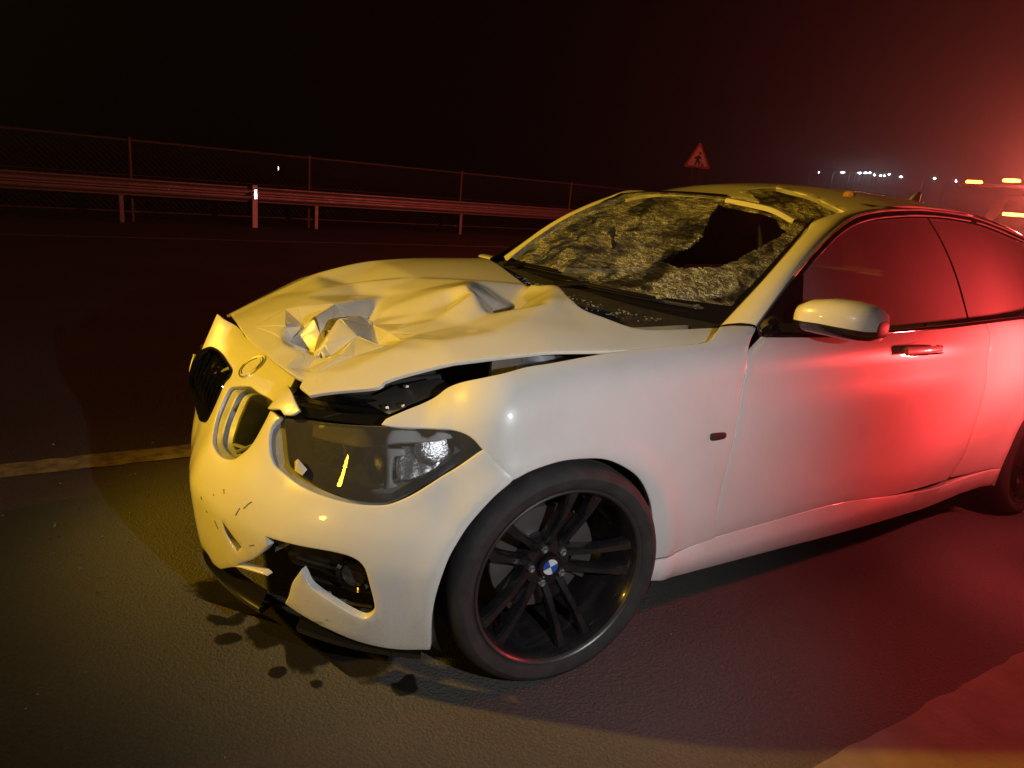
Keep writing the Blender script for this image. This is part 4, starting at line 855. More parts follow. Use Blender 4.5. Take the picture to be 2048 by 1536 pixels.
sill = panel('sill', W, sill_out, 'white_paint', car, step=.03, depth=.03, lift=lambda u, v: W(u, v) + normals(W, u, v) * (.016 * np.clip((.32 - v) / .03, 0, 1) * np.clip((3.45 - u) / .3, 0, 1))[:, None] - np.stack([0*u, -.012 * np.clip((.27 - v) / .06, 0, 1), 0*u], -1)); flip_y(sill, 'sill')
sc_ = s_at(2.69); a_ = np.linspace(R(200), R(-20), 24)
q_out = [(se + .008, float(belt(se)), 1)] + [(s_, float(belt(s_)) + .005) for s_ in np.linspace(se + .2, S_END - .9, 5)] + [(S_END - .3, .975), (S_END, .98, 1), (S_END, .28, 1), (S_END - .5, .25), (sc_ + .50, .24, 1)] + [(sc_ + .355 * math.cos(w), .325 + .355 * math.sin(w), 0) for w in a_[::-1]] + [(s_at(2.335), .31, 1), (se - .06, .322, 1), (se + .0, .45), (se + .018, .70)]
quarter = panel('rear_quarter', W, q_out, 'white_paint', car, step=.04, depth=.02); flip_y(quarter, 'rear_quarter')
tl = panel('tail_lamp', W, [(S_END - .72, .80, 1), (S_END - .70, .90, 1), (S_END - .42, .90, 1), (S_END - .42, .79, 1)], 'red_lens', car, step=.03, off=.006, depth=.01); flip_y(tl, 'tail_lamp')
ib = shell('inner_body', W, 1.95, S_END, .16, .93, 60, 12, -.05, 'cabin', car); flip_y(ib, 'inner_body')
b = MB(); b.box((1.75, 0, .22), (2.7, 1.40, .05)); b.build('floor_pan', 'black_plastic', car)

# ---- pillars, roof, glass
trim = [(p[0], p[1]) for p in T['trim']]; tin_ = [(p[0], p[1]) for p in T['trimin']]
Bc = [tuple(G(x, z) + np.array([0, 0, 0])) for x, z in trim]
Ac = [tuple(curve(WS_L, t)) for t in (0., .32, .5, .68, .85, .985)] + [tuple(ROOF(x, y)) for x, y in ((1.40, -.532), (1.65, -.538), (1.9, -.538), (2.25, -.528), (2.55, -.505), (2.85, -.46))]
A3 = catmull(Ac, 8); B3 = catmull(Bc, 8)
def pillar_rings(A, B, side=-1, w=.014):
    rings = []; n = len(A)
    for t, o_ in ((0, -.025), (0, -.004), (.05, .003), (.2, .010), (.5, .016), (.8, .011), (.95, .003), (1, -.006), (1, -.03)):
        C = A * (1 - t) + B * t; rings.append([tuple(C[i] + o_ * np.array([-.25, side * .68, .68])) for i in range(n)])
    return rings
b = MB(); b.loft(pillar_rings(A3, B3), closed=False); pil = b.build('windscreen_pillar', 'white_paint', car, 40)
Ar = catmull([tuple(curve(WS_R, t)) for t in (0., .32, .5, .68, .85, .985)] + [tuple(ROOF(x, y)) for x, y in ((1.42, .532), (1.65, .538), (1.9, .538), (2.25, .528), (2.55, .505), (2.85, .46))], 8)
Br = Ar + (B3 - A3) * np.array([1, -1, 1]) * np.linspace(.55, 1, len(A3))[:, None]
b = MB(); b.loft(pillar_rings(Ar, Br, 1), closed=False); b.build('windscreen_pillar', 'white_paint', car, 40)
b = MB(); To = catmull([tuple(G(x, z)) for x, z in trim[1:]], 8); Ti = catmull([tuple(G(x, z)) for x, z in tin_], 8)
tq = np.linspace(0, 1, 70); To = curve(To, tq); Ti = curve(Ti, tq)
ov_ = np.array([-.1, -.75, .4])
b.loft([[tuple(p) for p in To + ov_ * .004], [tuple(p) for p in (To + Ti) / 2 + ov_ * .009], [tuple(p) for p in Ti + ov_ * .004], [tuple(p) for p in Ti - ov_ * .01]], closed=False); fr_ = b.build('window_frame', 'gloss_black', car, 40)
for C, r_ in ((To + ov_ * .006, .0042), (Ti + ov_ * .006, .0034)):
    b = MB(); b.tube([tuple(p) for p in C[:50]], r_, 6); b.build('bright_trim', 'satin_trim', fr_, 60)
    b = MB(); b.tube([tuple(p) for p in C[51:]], r_, 6); b.build('bright_trim', 'satin_trim', fr_, 60)
flip_y(fr_, 'window_frame', car)
zb = lambda x: float(np.interp(x, [.6, 1.0, 1.9, 2.8], [.925, .93, .945, .975]))
dg = [(x, z - .004) for x, z in tin_[:8]]
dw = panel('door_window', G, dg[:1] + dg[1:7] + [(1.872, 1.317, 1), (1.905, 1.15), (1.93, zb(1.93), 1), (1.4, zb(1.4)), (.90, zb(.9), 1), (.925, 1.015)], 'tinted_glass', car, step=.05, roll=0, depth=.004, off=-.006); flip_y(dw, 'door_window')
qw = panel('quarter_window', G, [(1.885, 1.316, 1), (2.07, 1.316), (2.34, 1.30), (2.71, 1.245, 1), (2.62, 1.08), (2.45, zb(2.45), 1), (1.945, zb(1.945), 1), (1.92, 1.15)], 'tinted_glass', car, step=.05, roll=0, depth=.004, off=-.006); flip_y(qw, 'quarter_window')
b = MB(); b.loft([[tuple(G(x, z) + np.array([0, .014, 0])) for x, z in ((1.84, 1.318), (1.875, 1.15), (1.90, .93))], [tuple(G(x, z) + np.array([0, .014, 0])) for x, z in ((1.93, 1.318), (1.965, 1.15), (1.99, .93))]], closed=False); bp_ = b.build('door_pillar', 'gloss_black', car); flip_y(bp_, 'door_pillar')
sail = panel('mirror_sail', G, [(.705, .956, 1), (.80, 1.02), (.912, 1.09, 1), (.955, 1.10, 1), (.918, 1.01), (.893, zb(.9) - .01, 1), (.71, .925, 1)], 'gloss_black', car, step=.03, roll=.003, depth=.008, off=.004); flip_y(sail, 'mirror_sail')
b = MB(); bs = np.linspace(2.06, s_at(2.75), 30); b.tube([tuple(WP(s_, float(belt(s_)) + .006, -.004)[0]) for s_ in bs], .009, 8); bm_ = b.build('belt_moulding', 'gloss_black', car, 50); flip_y(bm_, 'belt_moulding')
# roof skin: torn open at the front left
ro = [(1.245, .50, 1), (1.232, .3), (1.226, 0), (1.222, -.15), (1.222, -.2817, 1), (1.29, -.19), (1.358, -.1046, 1), (1.42, -.11), (1.495, -.135, 1), (1.462, -.22), (1.45, -.30), (1.43, -.385), (1.40, -.47), (1.395, -.535, 1), (1.9, -.54), (2.25, -.53), (2.55, -.507), (2.85, -.462, 1), (2.90, -.2), (2.91, 0), (2.90, .2), (2.85, .462, 1), (2.55, .507), (2.25, .53), (1.9, .54), (1.4, .535)]
roof = panel('roof', ROOF, ro, 'white_paint', car, step=.035, roll=.004, depth=.012); roof['label'] = 'white roof skin torn open at its front left corner'
panel('torn_glass', ROOF, [(1.34, -.03), (1.41, -.07), (1.52, -.13), (1.47, -.26), (1.45, -.37), (1.41, -.49), (1.32, -.52), (1.22, -.515), (1.17, -.48), (1.20, -.38), (1.215, -.285), (1.29, -.18)], 'crazed_glass', car, step=.016, roll=0, depth=.004, jitter=.7, smooth=0,
      lift=lambda x, y: ROOF(x, y) + np.stack([0*x, 0*x, -.002 + .006 * np.sin(31 * x + 17 * y) * np.sin(23 * y + 4) + .003 * np.sin(95 * x - 60 * y) - .05 * np.clip((1.30 - x) / .12, 0, 1) * np.clip((-.33 - y) / .1, 0, 1)], -1))['label'] = 'sheet of crazed windscreen glass folded back over the roof edge'
b = MB(); hdr = catmull([tuple(WS(.655, .915) + np.array([0, 0, .006])), tuple(WS(.78, .895) + np.array([0, 0, .010])), tuple(WS(.87, .885) + np.array([0, 0, .012])), tuple(WS(.95, .885))], 6)
b.loft([[tuple(p + np.array(o_)) for p in hdr] for o_ in ((.02, 0, .012), (0, 0, .010), (-.006, 0, .002), (-.004, 0, -.007), (.02, 0, -.010))], closed=False); b.build('roof_header', 'white_paint', car, 40)
b = MB(); b.loft([[(2.02, -.02, 1.412), (2.14, -.01, 1.416), (2.27, 0, 1.418), (2.42, 0, 1.416), (2.57, 0, 1.413)], [(2.02, -.03, 1.408), (2.10, -.10, 1.396), (2.22, -.13, 1.386), (2.38, -.12, 1.378), (2.57, -.02, 1.405)], [(2.02, -.03, 1.39), (2.10, -.10, 1.38), (2.22, -.13, 1.37), (2.38, -.12, 1.35), (2.57, -.02, 1.34)]], closed=False); b.build('roof_flap', 'white_paint', car, 30)['label'] = 'bent lip of roof skin catching the amber light'
# radio fin
b = MB(); fx, fy = 2.74, .0; zr_ = 1.365
b.loft([[(fx - .095 + .15 * h + (.19 - .15 * h) * t, fy + s2 * .022 * (1 - h) ** .7 * math.sin(math.pi * min(max(t, .03), .97)) ** .6, zr_ - .012 + h * .095 * (1 - .0 * t)) for t, s2 in [(k / 10, 1) for k in range(11)] + [(1 - k / 10, -1) for k in range(1, 10)]] for h in (0, .3, .6, .85, 1)], cap=True); b.build('aerial_fin', 'white_paint', car, 50)
# windscreen
wo_ = [(0.015, .012, 1), (.25, .012), (.5, .012), (.75, .012), (.985, .012, 1), (.987, .5), (.985, .88), (.96, .985, 1), (.75, .985), (.5, .985), (.25, .985), (.015, .985, 1), (.013, .5)]
def WSR(u, v):
    p = WS(u, v); f1 = .0035 * np.sin(17 * u + 3 * np.sin(9 * v)) * np.sin(13 * v + 5 * u) + .0018 * np.sin(60 * u + 8 * np.sin(20 * v)) * np.sin(44 * v + 5 * u); r_ = np.hypot((u - .62) * 1.4, v - .5)
    f2 = .0030 * np.sin(55 * r_ + 6 * np.sin(5 * np.arctan2(v - .5, u - .62)))
    k = np.clip(np.minimum(np.minimum(u, 1 - u), np.minimum(v, 1 - v)) * 12, 0, 1)
    return p + ((f1 + f2) * k)[..., None] * np.array([-.6, 0, .8])
def jag(l, amp):
    l = resample(l, .007); return [(p[0] + a[0], p[1] + a[1]) for p, a in zip(l, RNG.normal(0, amp, (len(l), 2)))]
ws = panel('windscreen', WS, [tuple(p) for p in resample(wo_, .012)], 'crazed_glass', car, raw=True, holes=[jag(T['ws_hole'], .0028), jag(T['ws_hole2'], .0022)], step=.0105, roll=0, depth=.006, jitter=.85, smooth=80, lift=WSR, aspect=.75)
ws['label'] = 'crazed windscreen with a gaping hole on the left'
me = ws.data; v = np.empty(len(me.vertices) * 3, 'f'); me.vertices.foreach_get('co', v); v = v.reshape(-1, 3); v += RNG.normal(0, .0006, v.shape); me.vertices.foreach_set('co', v.ravel()); me.update()
for e0, e1, w0 in ((0, .06, 'b'), (.93, 1, 't')):
    pass
bu = np.linspace(0, 1, 40)
def band(us, vs0, vs1, off):
    b = MB(); a = WS(us, vs0); c = WS(us, vs1); n0 = np.array([-.6, 0, .8]) * off; b.loft([[tuple(p + n0) for p in a], [tuple(p + n0) for p in c]], closed=False); return b
band(bu, bu * 0 - .002, .045 + .09 * np.clip((bu - .55) / .45, 0, 1) ** 2, .004).build('screen_surround', 'gloss_black', ws, 50)
band(bu * .62, bu * 0 + .965, bu * 0 + 1.002, .003).build('screen_surround', 'gloss_black', ws, 50)
vv = np.linspace(0, 1, 30)
band(vv * 0 - .002, vv, vv, .0)
b = MB(); n0 = np.array([-.6, 0, .8]) * .004
b.loft([[tuple(p + n0) for p in WS(vv * 0, vv)], [tuple(p + n0) for p in WS(vv * 0 + .05, vv)]], closed=False); b.build('screen_surround', 'gloss_black', ws, 50)
b = MB(); b.loft([[tuple(p + n0) for p in WS(vv * 0 + .992, vv)], [tuple(p + n0) for p in WS(vv * 0 + 1.0, vv)]], closed=False); b.build('screen_surround', 'gloss_black', ws, 50)
# scuttle, wipers
b = MB(); cu = np.linspace(-.02, 1.02, 50); base_ = np.array([curve(WS_B, min(max(t, 0), 1)) for t in cu])
b.loft([[tuple(p + np.array(o_)) for p in base_] for o_ in ((.02, 0, .004), (-.03, 0, -.004), (-.06, 0, -.016), (-.16, 0, -.022), (-.20, 0, -.05), (-.20, 0, -.14))], closed=False); b.build('scuttle_panel', 'black_plastic', car, 40)
for k, (u0, v0, u1, v1) in enumerate(((.60, .010, .93, .055), (.30, .012, .62, .05))):
    wp = empty('wiper', parent=car); q0 = WS(np.array(u0), np.array(v0)); q1 = WS(np.array(u1), np.array(v1)); up_ = np.array([-.6, 0, .8])
    tt = np.linspace(0, 1, 10); bl = WS(u0 + (u1 - u0) * tt, v0 + (v1 - v0) * tt) + up_ * .016
    m_ = MB(); m_.tube([tuple(p) for p in bl], .006, 6); m_.build('blade', 'rubber', wp, 50)
    m_ = MB(); m_.tube([tuple(p + up_ * .012 + np.array([-.012, 0, 0])) for p in bl[2:8]], .0055, 6); m_.tube([tuple(q0 + up_ * .005 + np.array([-.05, .02, 0])), tuple(bl[2] + up_ * .013)], .008, 6); m_.build('arm', 'gloss_black', wp, 50)
# glass grains and dust lying on the scuttle and bonnet edge
b = MB()
for _ in range(260):
    u = random.uniform(.35, .9); p = Vector(curve(WS_B, u)) + Vector((-random.uniform(.03, .17), random.uniform(-.02, .02), -.012)); r_ = random.uniform(.0015, .0045)
    b.box(p, (r_ * 2, r_ * 1.6, r_), Matrix.Rotation(random.uniform(0, 3), 3, 'Z'))
o = b.build('glass_grains', 'crazed_glass', car); o['kind'] = 'stuff'
# rear screen and tailgate
b = MB(); yy = np.linspace(-.52, .52, 14)
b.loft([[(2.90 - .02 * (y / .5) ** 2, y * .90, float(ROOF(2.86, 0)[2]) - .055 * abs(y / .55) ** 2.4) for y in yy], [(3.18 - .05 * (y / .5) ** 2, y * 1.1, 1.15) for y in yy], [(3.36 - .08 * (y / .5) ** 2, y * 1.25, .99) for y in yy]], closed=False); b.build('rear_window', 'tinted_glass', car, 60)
b = MB(); b.loft([[(3.36 - .08 * (y / .5) ** 2, y * 1.25, .99) for y in yy], [(3.50 - .14 * (y / .52) ** 2, y * 1.3, .955) for y in yy], [(3.50 - .14 * (y / .52) ** 2, y * 1.3, .30) for y in yy]], closed=False); b.build('tailgate', 'white_paint', car, 40)
# ---- left door mirror
mr = empty('door_mirror', parent=car); mr['label'] = 'left door mirror with white cap'
secs = [(-.826, .828, .990, .030, .022), (-.838, .832, .995, .052, .038), (-.87, .842, 1.000, .070, .050), (-.92, .862, 1.004, .080, .055), (-.965, .880, 1.003, .081, .056), (-1.0, .898, 1.000, .074, .052), (-1.022, .910, .995, .058, .043), (-1.036, .918, .990, .030, .024)]
def sec(y, cx, cz, hx, hz, a0, a1, n, k=1.0, e=.75):
    o_ = []
    for w in np.linspace(a0, a1, n):
        c, s_ = math.cos(w), math.sin(w); o_.append((cx + k * hx * math.copysign(abs(c) ** e, c), y, cz + k * hz * math.copysign(abs(s_) ** e, s_)))
    return o_
b = MB(); b.loft([sec(*q_, -.20, math.pi + .20, 22, 1.0) for q_ in secs], closed=False); b.build('cap', 'white_paint', mr, 50)
b = MB(); b.loft([sec(*q_, 0, 2 * math.pi * 23 / 24, 24, .965) for q_ in secs], cap=True); b.build('housing', 'black_plastic', mr, 50)
b = MB(); b.loft([sec(*q_, math.pi + .24, 2 * math.pi - .24, 14, .995, .70) for q_ in secs], closed=False); b.build('lower_shell', 'gloss_black', mr, 50)
b = MB(); b.loft([[(x, -.795, z) for x, z in ((.76, .94), (.84, .94), (.85, .962), (.77, .962))], [(x, -.845, z) for x, z in ((.785, .945), (.86, .945), (.87, .975), (.795, .975))]], cap=True); b.build('arm', 'gloss_black', mr, 40)
b = MB(); b.box((.935, -.94, 1.0), (.006, .14, .07)); b.build('mirror_glass', 'chrome', mr)
b = MB(); b.loft([sec(y_, .77, .948, hx_, .010, 0, 2 * math.pi * 11 / 12, 12, 1, 1) for y_, hx_ in ((.80, .03), (.84, .045), (.93, .045), (.955, .03))], cap=True); b.build('broken_mirror_stub', 'white_paint', car, 50)['label'] = 'stub of the broken right door mirror'
# ---- cabin
b = MB(); yy = np.linspace(-.66, .66, 9)
b.loft([[(.70 + .0 * y, y, .90) for y in yy], [(.86, y, .935 + .02 * math.exp(-((y + .36) / .16) ** 2)) for y in yy], [(.98, y, .92 + .03 * math.exp(-((y + .36) / .16) ** 2)) for y in yy], [(1.02, y, .84) for y in yy], [(.96, y, .60) for y in yy]], closed=False); b.build('dashboard', 'cabin', car, 40)
sw = MB(); sw.lathe([(.182 + .014 * math.cos(w), .014 * math.sin(w)) for w in np.linspace(0, 2 * math.pi, 9)], 36, 'x'); sw.box((0, 0, 0), (.04, .13, .10)); sw.box((.0, 0, 0), (.015, .34, .03)); qs = Matrix.Rotation(R(-24), 3, 'Y'); sw.v = [tuple(qs @ Vector(p) + Vector((1.12, -.36, .88))) for p in sw.v]; sw.build('steering_wheel', 'cabin', car, 40)
def seat(y):
    st = empty('seat', (1.62, y, .3), car)
    m_ = MB(); m_.loft([[(x, yv * wv, z) for x, z in ((-.26, .08), (-.28, .16), (-.2, .21), (.1, .18), (.24, .16), (.24, .06))] for yv, wv in ((-.25, 1), (-.18, 1), (.18, 1), (.25, 1))], closed=True, cap=True); m_.build('cushion', 'cabin', st, 50)
    m_ = MB(); m_.loft([[(.22 + .30 * h + d, w_ * k, .12 + .62 * h) for d, w_ in ((-.07, -.16), (-.09, 0), (-.07, .16), (-.03, .23), (.05, .20), (.06, 0), (.05, -.20), (-.03, -.23))] for h, k in ((0, 1.0), (.3, 1.02), (.65, 1.0), (.9, .85), (1.0, .6))], cap=True); m_.build('backrest', 'cabin', st, 50)
    m_ = MB(); m_.loft([[(.55 + .03 * h + d, w_ * k, .78 + .17 * h) for d, w_ in ((-.05, -.08), (-.06, 0), (-.05, .08), (.0, .12), (.05, .08), (.05, -.08), (0, -.12))] for h, k in ((0, .8), (.2, 1), (.8, 1), (1.0, .7))], cap=True); m_.build('headrest', 'cabin', st, 50)
    m_ = MB(); m_.tube([(.53, -.05, .70), (.55, -.05, .80)], .006, 6); m_.tube([(.53, .05, .70), (.55, .05, .80)], .006, 6); m_.build('headrest_stay', 'chrome', st, 50)
seat(-.36); seat(.36)
b = MB(); b.loft([[(2.45, y, .35), (2.50, y, .62), (2.72, y, .62), (2.86, y, .98), (2.95, y, .98)] for y in (-.6, .6)], closed=False); b.build('rear_bench', 'cabin', car, 40)
b = MB(); b.loft([[(x, y, float(ROOF(x, y)[2]) - .035) for y in np.linspace(-.52, .52, 7)] for x in (1.45, 1.9, 2.4, 2.85)], closed=False); b.build('headlining', 'cabin', car, 40)
b = MB(); b.box((1.17, .02, 1.255), (.02, .20, .06), Matrix.Rotation(R(18), 3, 'Z')); b.build('rear_view_mirror', 'cabin', car)
# ---- wheels
WR = .309; WZ = .025 + WR - .003
def wheel(loc, steer=0., flip=False):
    w = empty('wheel', loc, car); w.rotation_euler.z = steer + (math.pi if flip else 0)
    pr = [(.238, -.088), (.246, -.102), (.262, -.113), (.280, -.1155), (.294, -.108), (.303, -.094), (.3075, -.080)]
    for y in (-.05, -.005, .045): pr += [(.309, y - .012), (.309, y - .006), (.302, y - .004), (.302, y + .004), (.309, y + .006)]
    pr += [(.3075, .080), (.294, .108), (.262, .113), (.238, .09)]
    b = MB(); b.lathe(pr, 96)
    b.v = [(x, y, max(z, -WR + .003)) for x, y, z in b.v]; b.build('tyre', 'rubber', w, 35)
    b = MB(); b.lathe([(.2465, -.100), (.2475, -.106), (.244, -.109), (.239, -.106), (.236, -.097)], 96); b.build('rim_lip', 'rim_edge', w, 50)
    b = MB(); b.lathe([(.236, -.098), (.229, -.085), (.223, -.05), (.212, -.01), (.205, .08), (.225, .10)], 72); b.build('rim', 'wheel_black', w, 40)
    b = MB(); b.lathe([(.0, -.022), (.04, -.026), (.066, -.022), (.078, -.008), (.08, .03)], 48); b.build('hub', 'wheel_black', w, 40)
    for k in range(5):
        for sd in (-1, 1):
            a = R(146 + 72 * k); ca, sa = math.cos(a), math.sin(a); m_ = MB(); loops = []
            for t in np.linspace(0, 1, 7):
                r_ = .052 + (.232 - .052) * t; o_ = sd * (.021 + .020 * t); hw = .0145 - .004 * math.sin(math.pi * t) + .004 * t ** 4
                y0 = -.024 - .014 * math.sin(math.pi * t * .8) - .050 * t; th = .040 - .010 * t
                sct = []
                for dw, dy in ((-1, th), (-1, .008), (-.62, .0), (.62, .0), (1, .008), (1, th)):
                    lx = r_; ly = o_ + dw * hw; sct.append((lx * ca - ly * sa, y0 + dy, lx * sa + ly * ca))
                loops.append(sct)
            m_.loft(loops, cap=True); m_.build('spoke', 'wheel_black', w, 30)
    for k in range(5):
        a = R(110 + 72 * k); m_ = MB(); m_.lathe([(.0115, -.016), (.0115, -.034), (.008, -.037), (0, -.034)], 6, 'y', (.052 * math.cos(a), 0, .052 * math.sin(a))); m_.build('wheel_bolt', 'steel', w)
    cap = empty('centre_cap', parent=w)
    b = MB(); b.lathe([(.0, -.040), (.0225, -.0405), (.023, -.0415), (.031, -.0415), (.034, -.038), (.034, -.02)], 40)
    b.build('cap_ring', 'gloss_black', w, 40)
    v = [(0, -.0425, 0)] + [(.0222 * math.cos(a), -.0422, .0222 * math.sin(a)) for a in np.linspace(0, 2*math.pi, 48, endpoint=False)]
    cap_rot = R(22)
    o = mesh('badge', [(x * math.cos(cap_rot) - z * math.sin(cap_rot), y, x * math.sin(cap_rot) + z * math.cos(cap_rot)) for x, y, z in v], [(0, 1 + k, 1 + (k + 1) % 48) for k in range(48)], ['badge_white', 'badge_blue'], w)
    for k, p in enumerate(o.data.polygons): p.material_index = (k // 12) % 2
    bpy.data.objects.remove(cap)
    b = MB(); b.lathe([(.06, .020), (.148, .020), (.150, .024), (.150, .044), (.06, .044)], 48); b.build('brake_disc', 'brake_steel', w, 30)
    b = MB(); b.lathe([(.09, .0), (.155, .0), (.16, .01), (.16, .06), (.09, .06)], 14, 'y', (0, 0, 0), R(-30), R(40)); b.build('brake_caliper', 'brake_steel', w, 30)
    return w
wheel((0, -.768, WZ), R(-6.0)); wheel((0, .768, WZ), R(-6.0), True); wheel((2.69, -.775, WZ)); wheel((2.69, .775, WZ), 0, True)
def skin_y(x, z):
    s_ = s_at(x); return float(W(np.array([s_]), np.array([max(z, .16)]))[0, 1])
for cx in (0., 2.69):
    b = MB(); a_ = np.linspace(R(-25), R(205), 36)
    b.loft([[(cx + r_ * math.cos(w), max(y, skin_y(cx + .352 * math.cos(w), .325 + .352 * math.sin(w)) + .012 + dy), .325 + r_ * math.sin(w)) for w in a_] for y, dy, r_ in ((-.90, 0, .354), (-.90, .05, .372), (-.58, 0, .375), (-.56, 0, .10))], closed=False); o = b.build('wheel_arch_liner', 'black_plastic', car, 40); flip_y(o, 'wheel_arch_liner')
# dirt, scratches and chips on the bumper
for k, pts in enumerate(([(.325, .468), (.333, .458)], [(.43, .452), (.445, .470), (.452, .476)], [(.405, .425), (.415, .448)], [(.285, .44), (.287, .437)], [(.22, .41), (.224, .402)], [(.25, .38), (.256, .376)], [(.46, .36), (.48, .37)], [(.66, .205), (.685, .212)], [(.70, .225), (.706, .223)], [(.30, .37), (.315, .352)])):
    b = MB(); b.tube([tuple(WP(s_, z_, .0006)[0]) for s_, z_ in pts], .0011, 5, flat=.6); b.build('scratch', 'road_grime', bumper)

# ================================================================== SMALL THINGS ROUND THE CAR
b = MB(); pz_ = float(ROOF(1.478, -.479)[2])
rnd = random.Random(3); lo_ = []
for h, k in ((0, 1), (.35, 1.1), (.75, .9), (1, .35)):
    lo_.append([(1.478 + k * (.013 + .004 * rnd.random()) * math.cos(w), -.479 + k * (.020 + .005 * rnd.random()) * math.sin(w), pz_ + .001 + .022 * h) for w in np.linspace(0, 2 * math.pi, 9, endpoint=False)])
b.loft(lo_, cap=True); tag(b.build('plastic_fragment', 'amber_plastic', None, 20), 'orange plastic fragment lying on the roof above the door', 'debris')
# leaked fluid on the asphalt
def stain(pts, label, z=.003, group=None):
    l = resample([(x, y) for x, y in pts], .02); n = len(l); a = np.linspace(0, 2 * np.pi, n, endpoint=False); c = l.mean(0)
    d = l - c; rad = np.linalg.norm(d, axis=1).mean(); w = rad * (.05 * np.sin(5 * a + c[0] * 9) + .035 * np.sin(9 * a + c[1] * 5) + .02 * np.sin(17 * a)); l = l + d / (np.linalg.norm(d, axis=1)[:, None] + 1e-6) * w[:, None]
    v = [(c[0], c[1], z)]; f = []; wet = [1.]
    for k, (t, q) in enumerate(((.5, 1.), (.82, .75), (1.0, .30), (1.12, .0))):
        v += [(p[0], p[1], z - .0005 * k) for p in c + (l - c) * t]; wet += [q] * n
    f += [(0, 1 + i, 1 + (i + 1) % n) for i in range(n)]
    for k in range(3): f += [(1 + k*n + i, 1 + (k+1)*n + i, 1 + (k+1)*n + (i+1) % n, 1 + k*n + (i+1) % n) for i in range(n)]
    o = mesh('fluid_stain', v, f, 'fluid'); at = o.data.attributes.new('wet', 'FLOAT', 'POINT'); at.data.foreach_set('value', wet)
    tag(o, label, 'fluid stain', group); return o
stain([(-0.769, -0.025), (-0.685, -0.007), (-0.573, -0.114), (-0.536, -0.296), (-0.473, -0.421), (-0.371, -0.530), (-0.368, -0.644), (-0.439, -0.665), (-0.478, -0.643), (-0.481, -0.575), (-0.514, -0.543), (-0.572, -0.551), (-0.610, -0.526), (-0.603, -0.433), (-0.670, -0.405), (-0.675, -0.310), (-0.618, -0.290), (-0.647, -0.169), (-0.736, -0.120)], 'large dark fluid stain spreading under the torn bumper corner')
stain([(-0.756, -0.317), (-0.724, -0.302), (-0.689, -0.319), (-0.684, -0.351), (-0.724, -0.357), (-0.752, -0.344)], 'oblong dark fluid spot left of the large stain')
stain([(-0.755, -0.202), (-0.731, -0.198), (-0.702, -0.235), (-0.657, -0.215), (-0.642, -0.239), (-0.680, -0.277), (-0.724, -0.264), (-0.749, -0.229)], 'ragged dark fluid patch nearest the front bumper')
stain([(-0.578, -0.603), (-0.560, -0.599), (-0.548, -0.615), (-0.560, -0.634), (-0.578, -0.631)], 'small round fluid spot below the large stain')
stain([(-0.396, -0.699), (-0.369, -0.702), (-0.356, -0.683), (-0.329, -0.689), (-0.334, -0.726), (-0.358, -0.758), (-0.395, -0.752), (-0.408, -0.727)], 'squarish dark fluid spot in front of the tyre')
stain([(-0.658, -0.509), (-0.627, -0.505), (-0.613, -0.535), (-0.648, -0.553), (-0.665, -0.535)], 'faint small fluid spot at the lower left of the large stain')
# bits of glass and grit near the edge line
b = MB()
for _ in range(150):
    x = random.gauss(-.85, .35); y = random.gauss(.75, .55)
    if y < -.2 and x > -.75: continue
    r_ = random.uniform(.0015, .005); b.box((x, y, .001 + r_ / 2), (r_ * 1.6, r_ * 1.2, r_), Matrix.Rotation(random.uniform(0, 3), 3, 'Z'))
for _ in range(120):
    x = random.uniform(-1.5, 2.5); y = random.uniform(-1.38, -.2); r_ = random.uniform(.001, .0028); b.box((x, y, .001 + r_ / 2), (r_ * 1.6, r_ * 1.2, r_))
o = b.build('glass_crumbs', 'crazed_glass'); o['kind'] = 'stuff'; o['label'] = 'crumbs of glass and grit scattered on the asphalt'
# gravel on the shoulder edge
b = MB()
for _ in range(500):
    x = random.uniform(-.6, 2.6); y = EDGE_Y - abs(random.gauss(0, .22)) + .02; r_ = random.uniform(.002, .006)
    b.box((x, y, -.006 + r_ * .3), (r_ * 1.5, r_ * 1.2, r_), Matrix.Rotation(random.uniform(0, 3), 3, 'Z'), taper=.6)
o = b.build('gravel', 'sand'); o['kind'] = 'stuff'; o['label'] = 'loose gravel along the edge of the asphalt'

# red warning beacon standing by the car's rear (the source of the red light)
bc_ = empty('warning_beacon', (RED_P[0] + .0, RED_P[1], 0)); tag(bc_, 'red warning beacon on a slim stand beside the rear wheel', 'beacon')
b = MB(); b.lathe([(.0, .0), (.11, .0), (.11, .02), (.05, .045), (.014, .06)], 24, 'z'); b.build('base', 'truck_dark', bc_, 40)
b = MB(); b.tube([(0, 0, .05), (0, 0, RED_P[2] - .14)], .014, 10); b.build('stand', 'steel', bc_, 40)
b = MB(); b.lathe([(.014, RED_P[2] - .15), (.05, RED_P[2] - .13), (.05, RED_P[2] - .08), (.0, RED_P[2] - .075)], 20, 'z'); b.build('socket', 'truck_dark', bc_, 40)
b = MB(); b.lathe([(.075, RED_P[2] - .075), (.075, RED_P[2] + .05), (.05, RED_P[2] + .085), (0, RED_P[2] + .095)], 24, 'z'); b.build('dome', 'red_dome', bc_, 50)

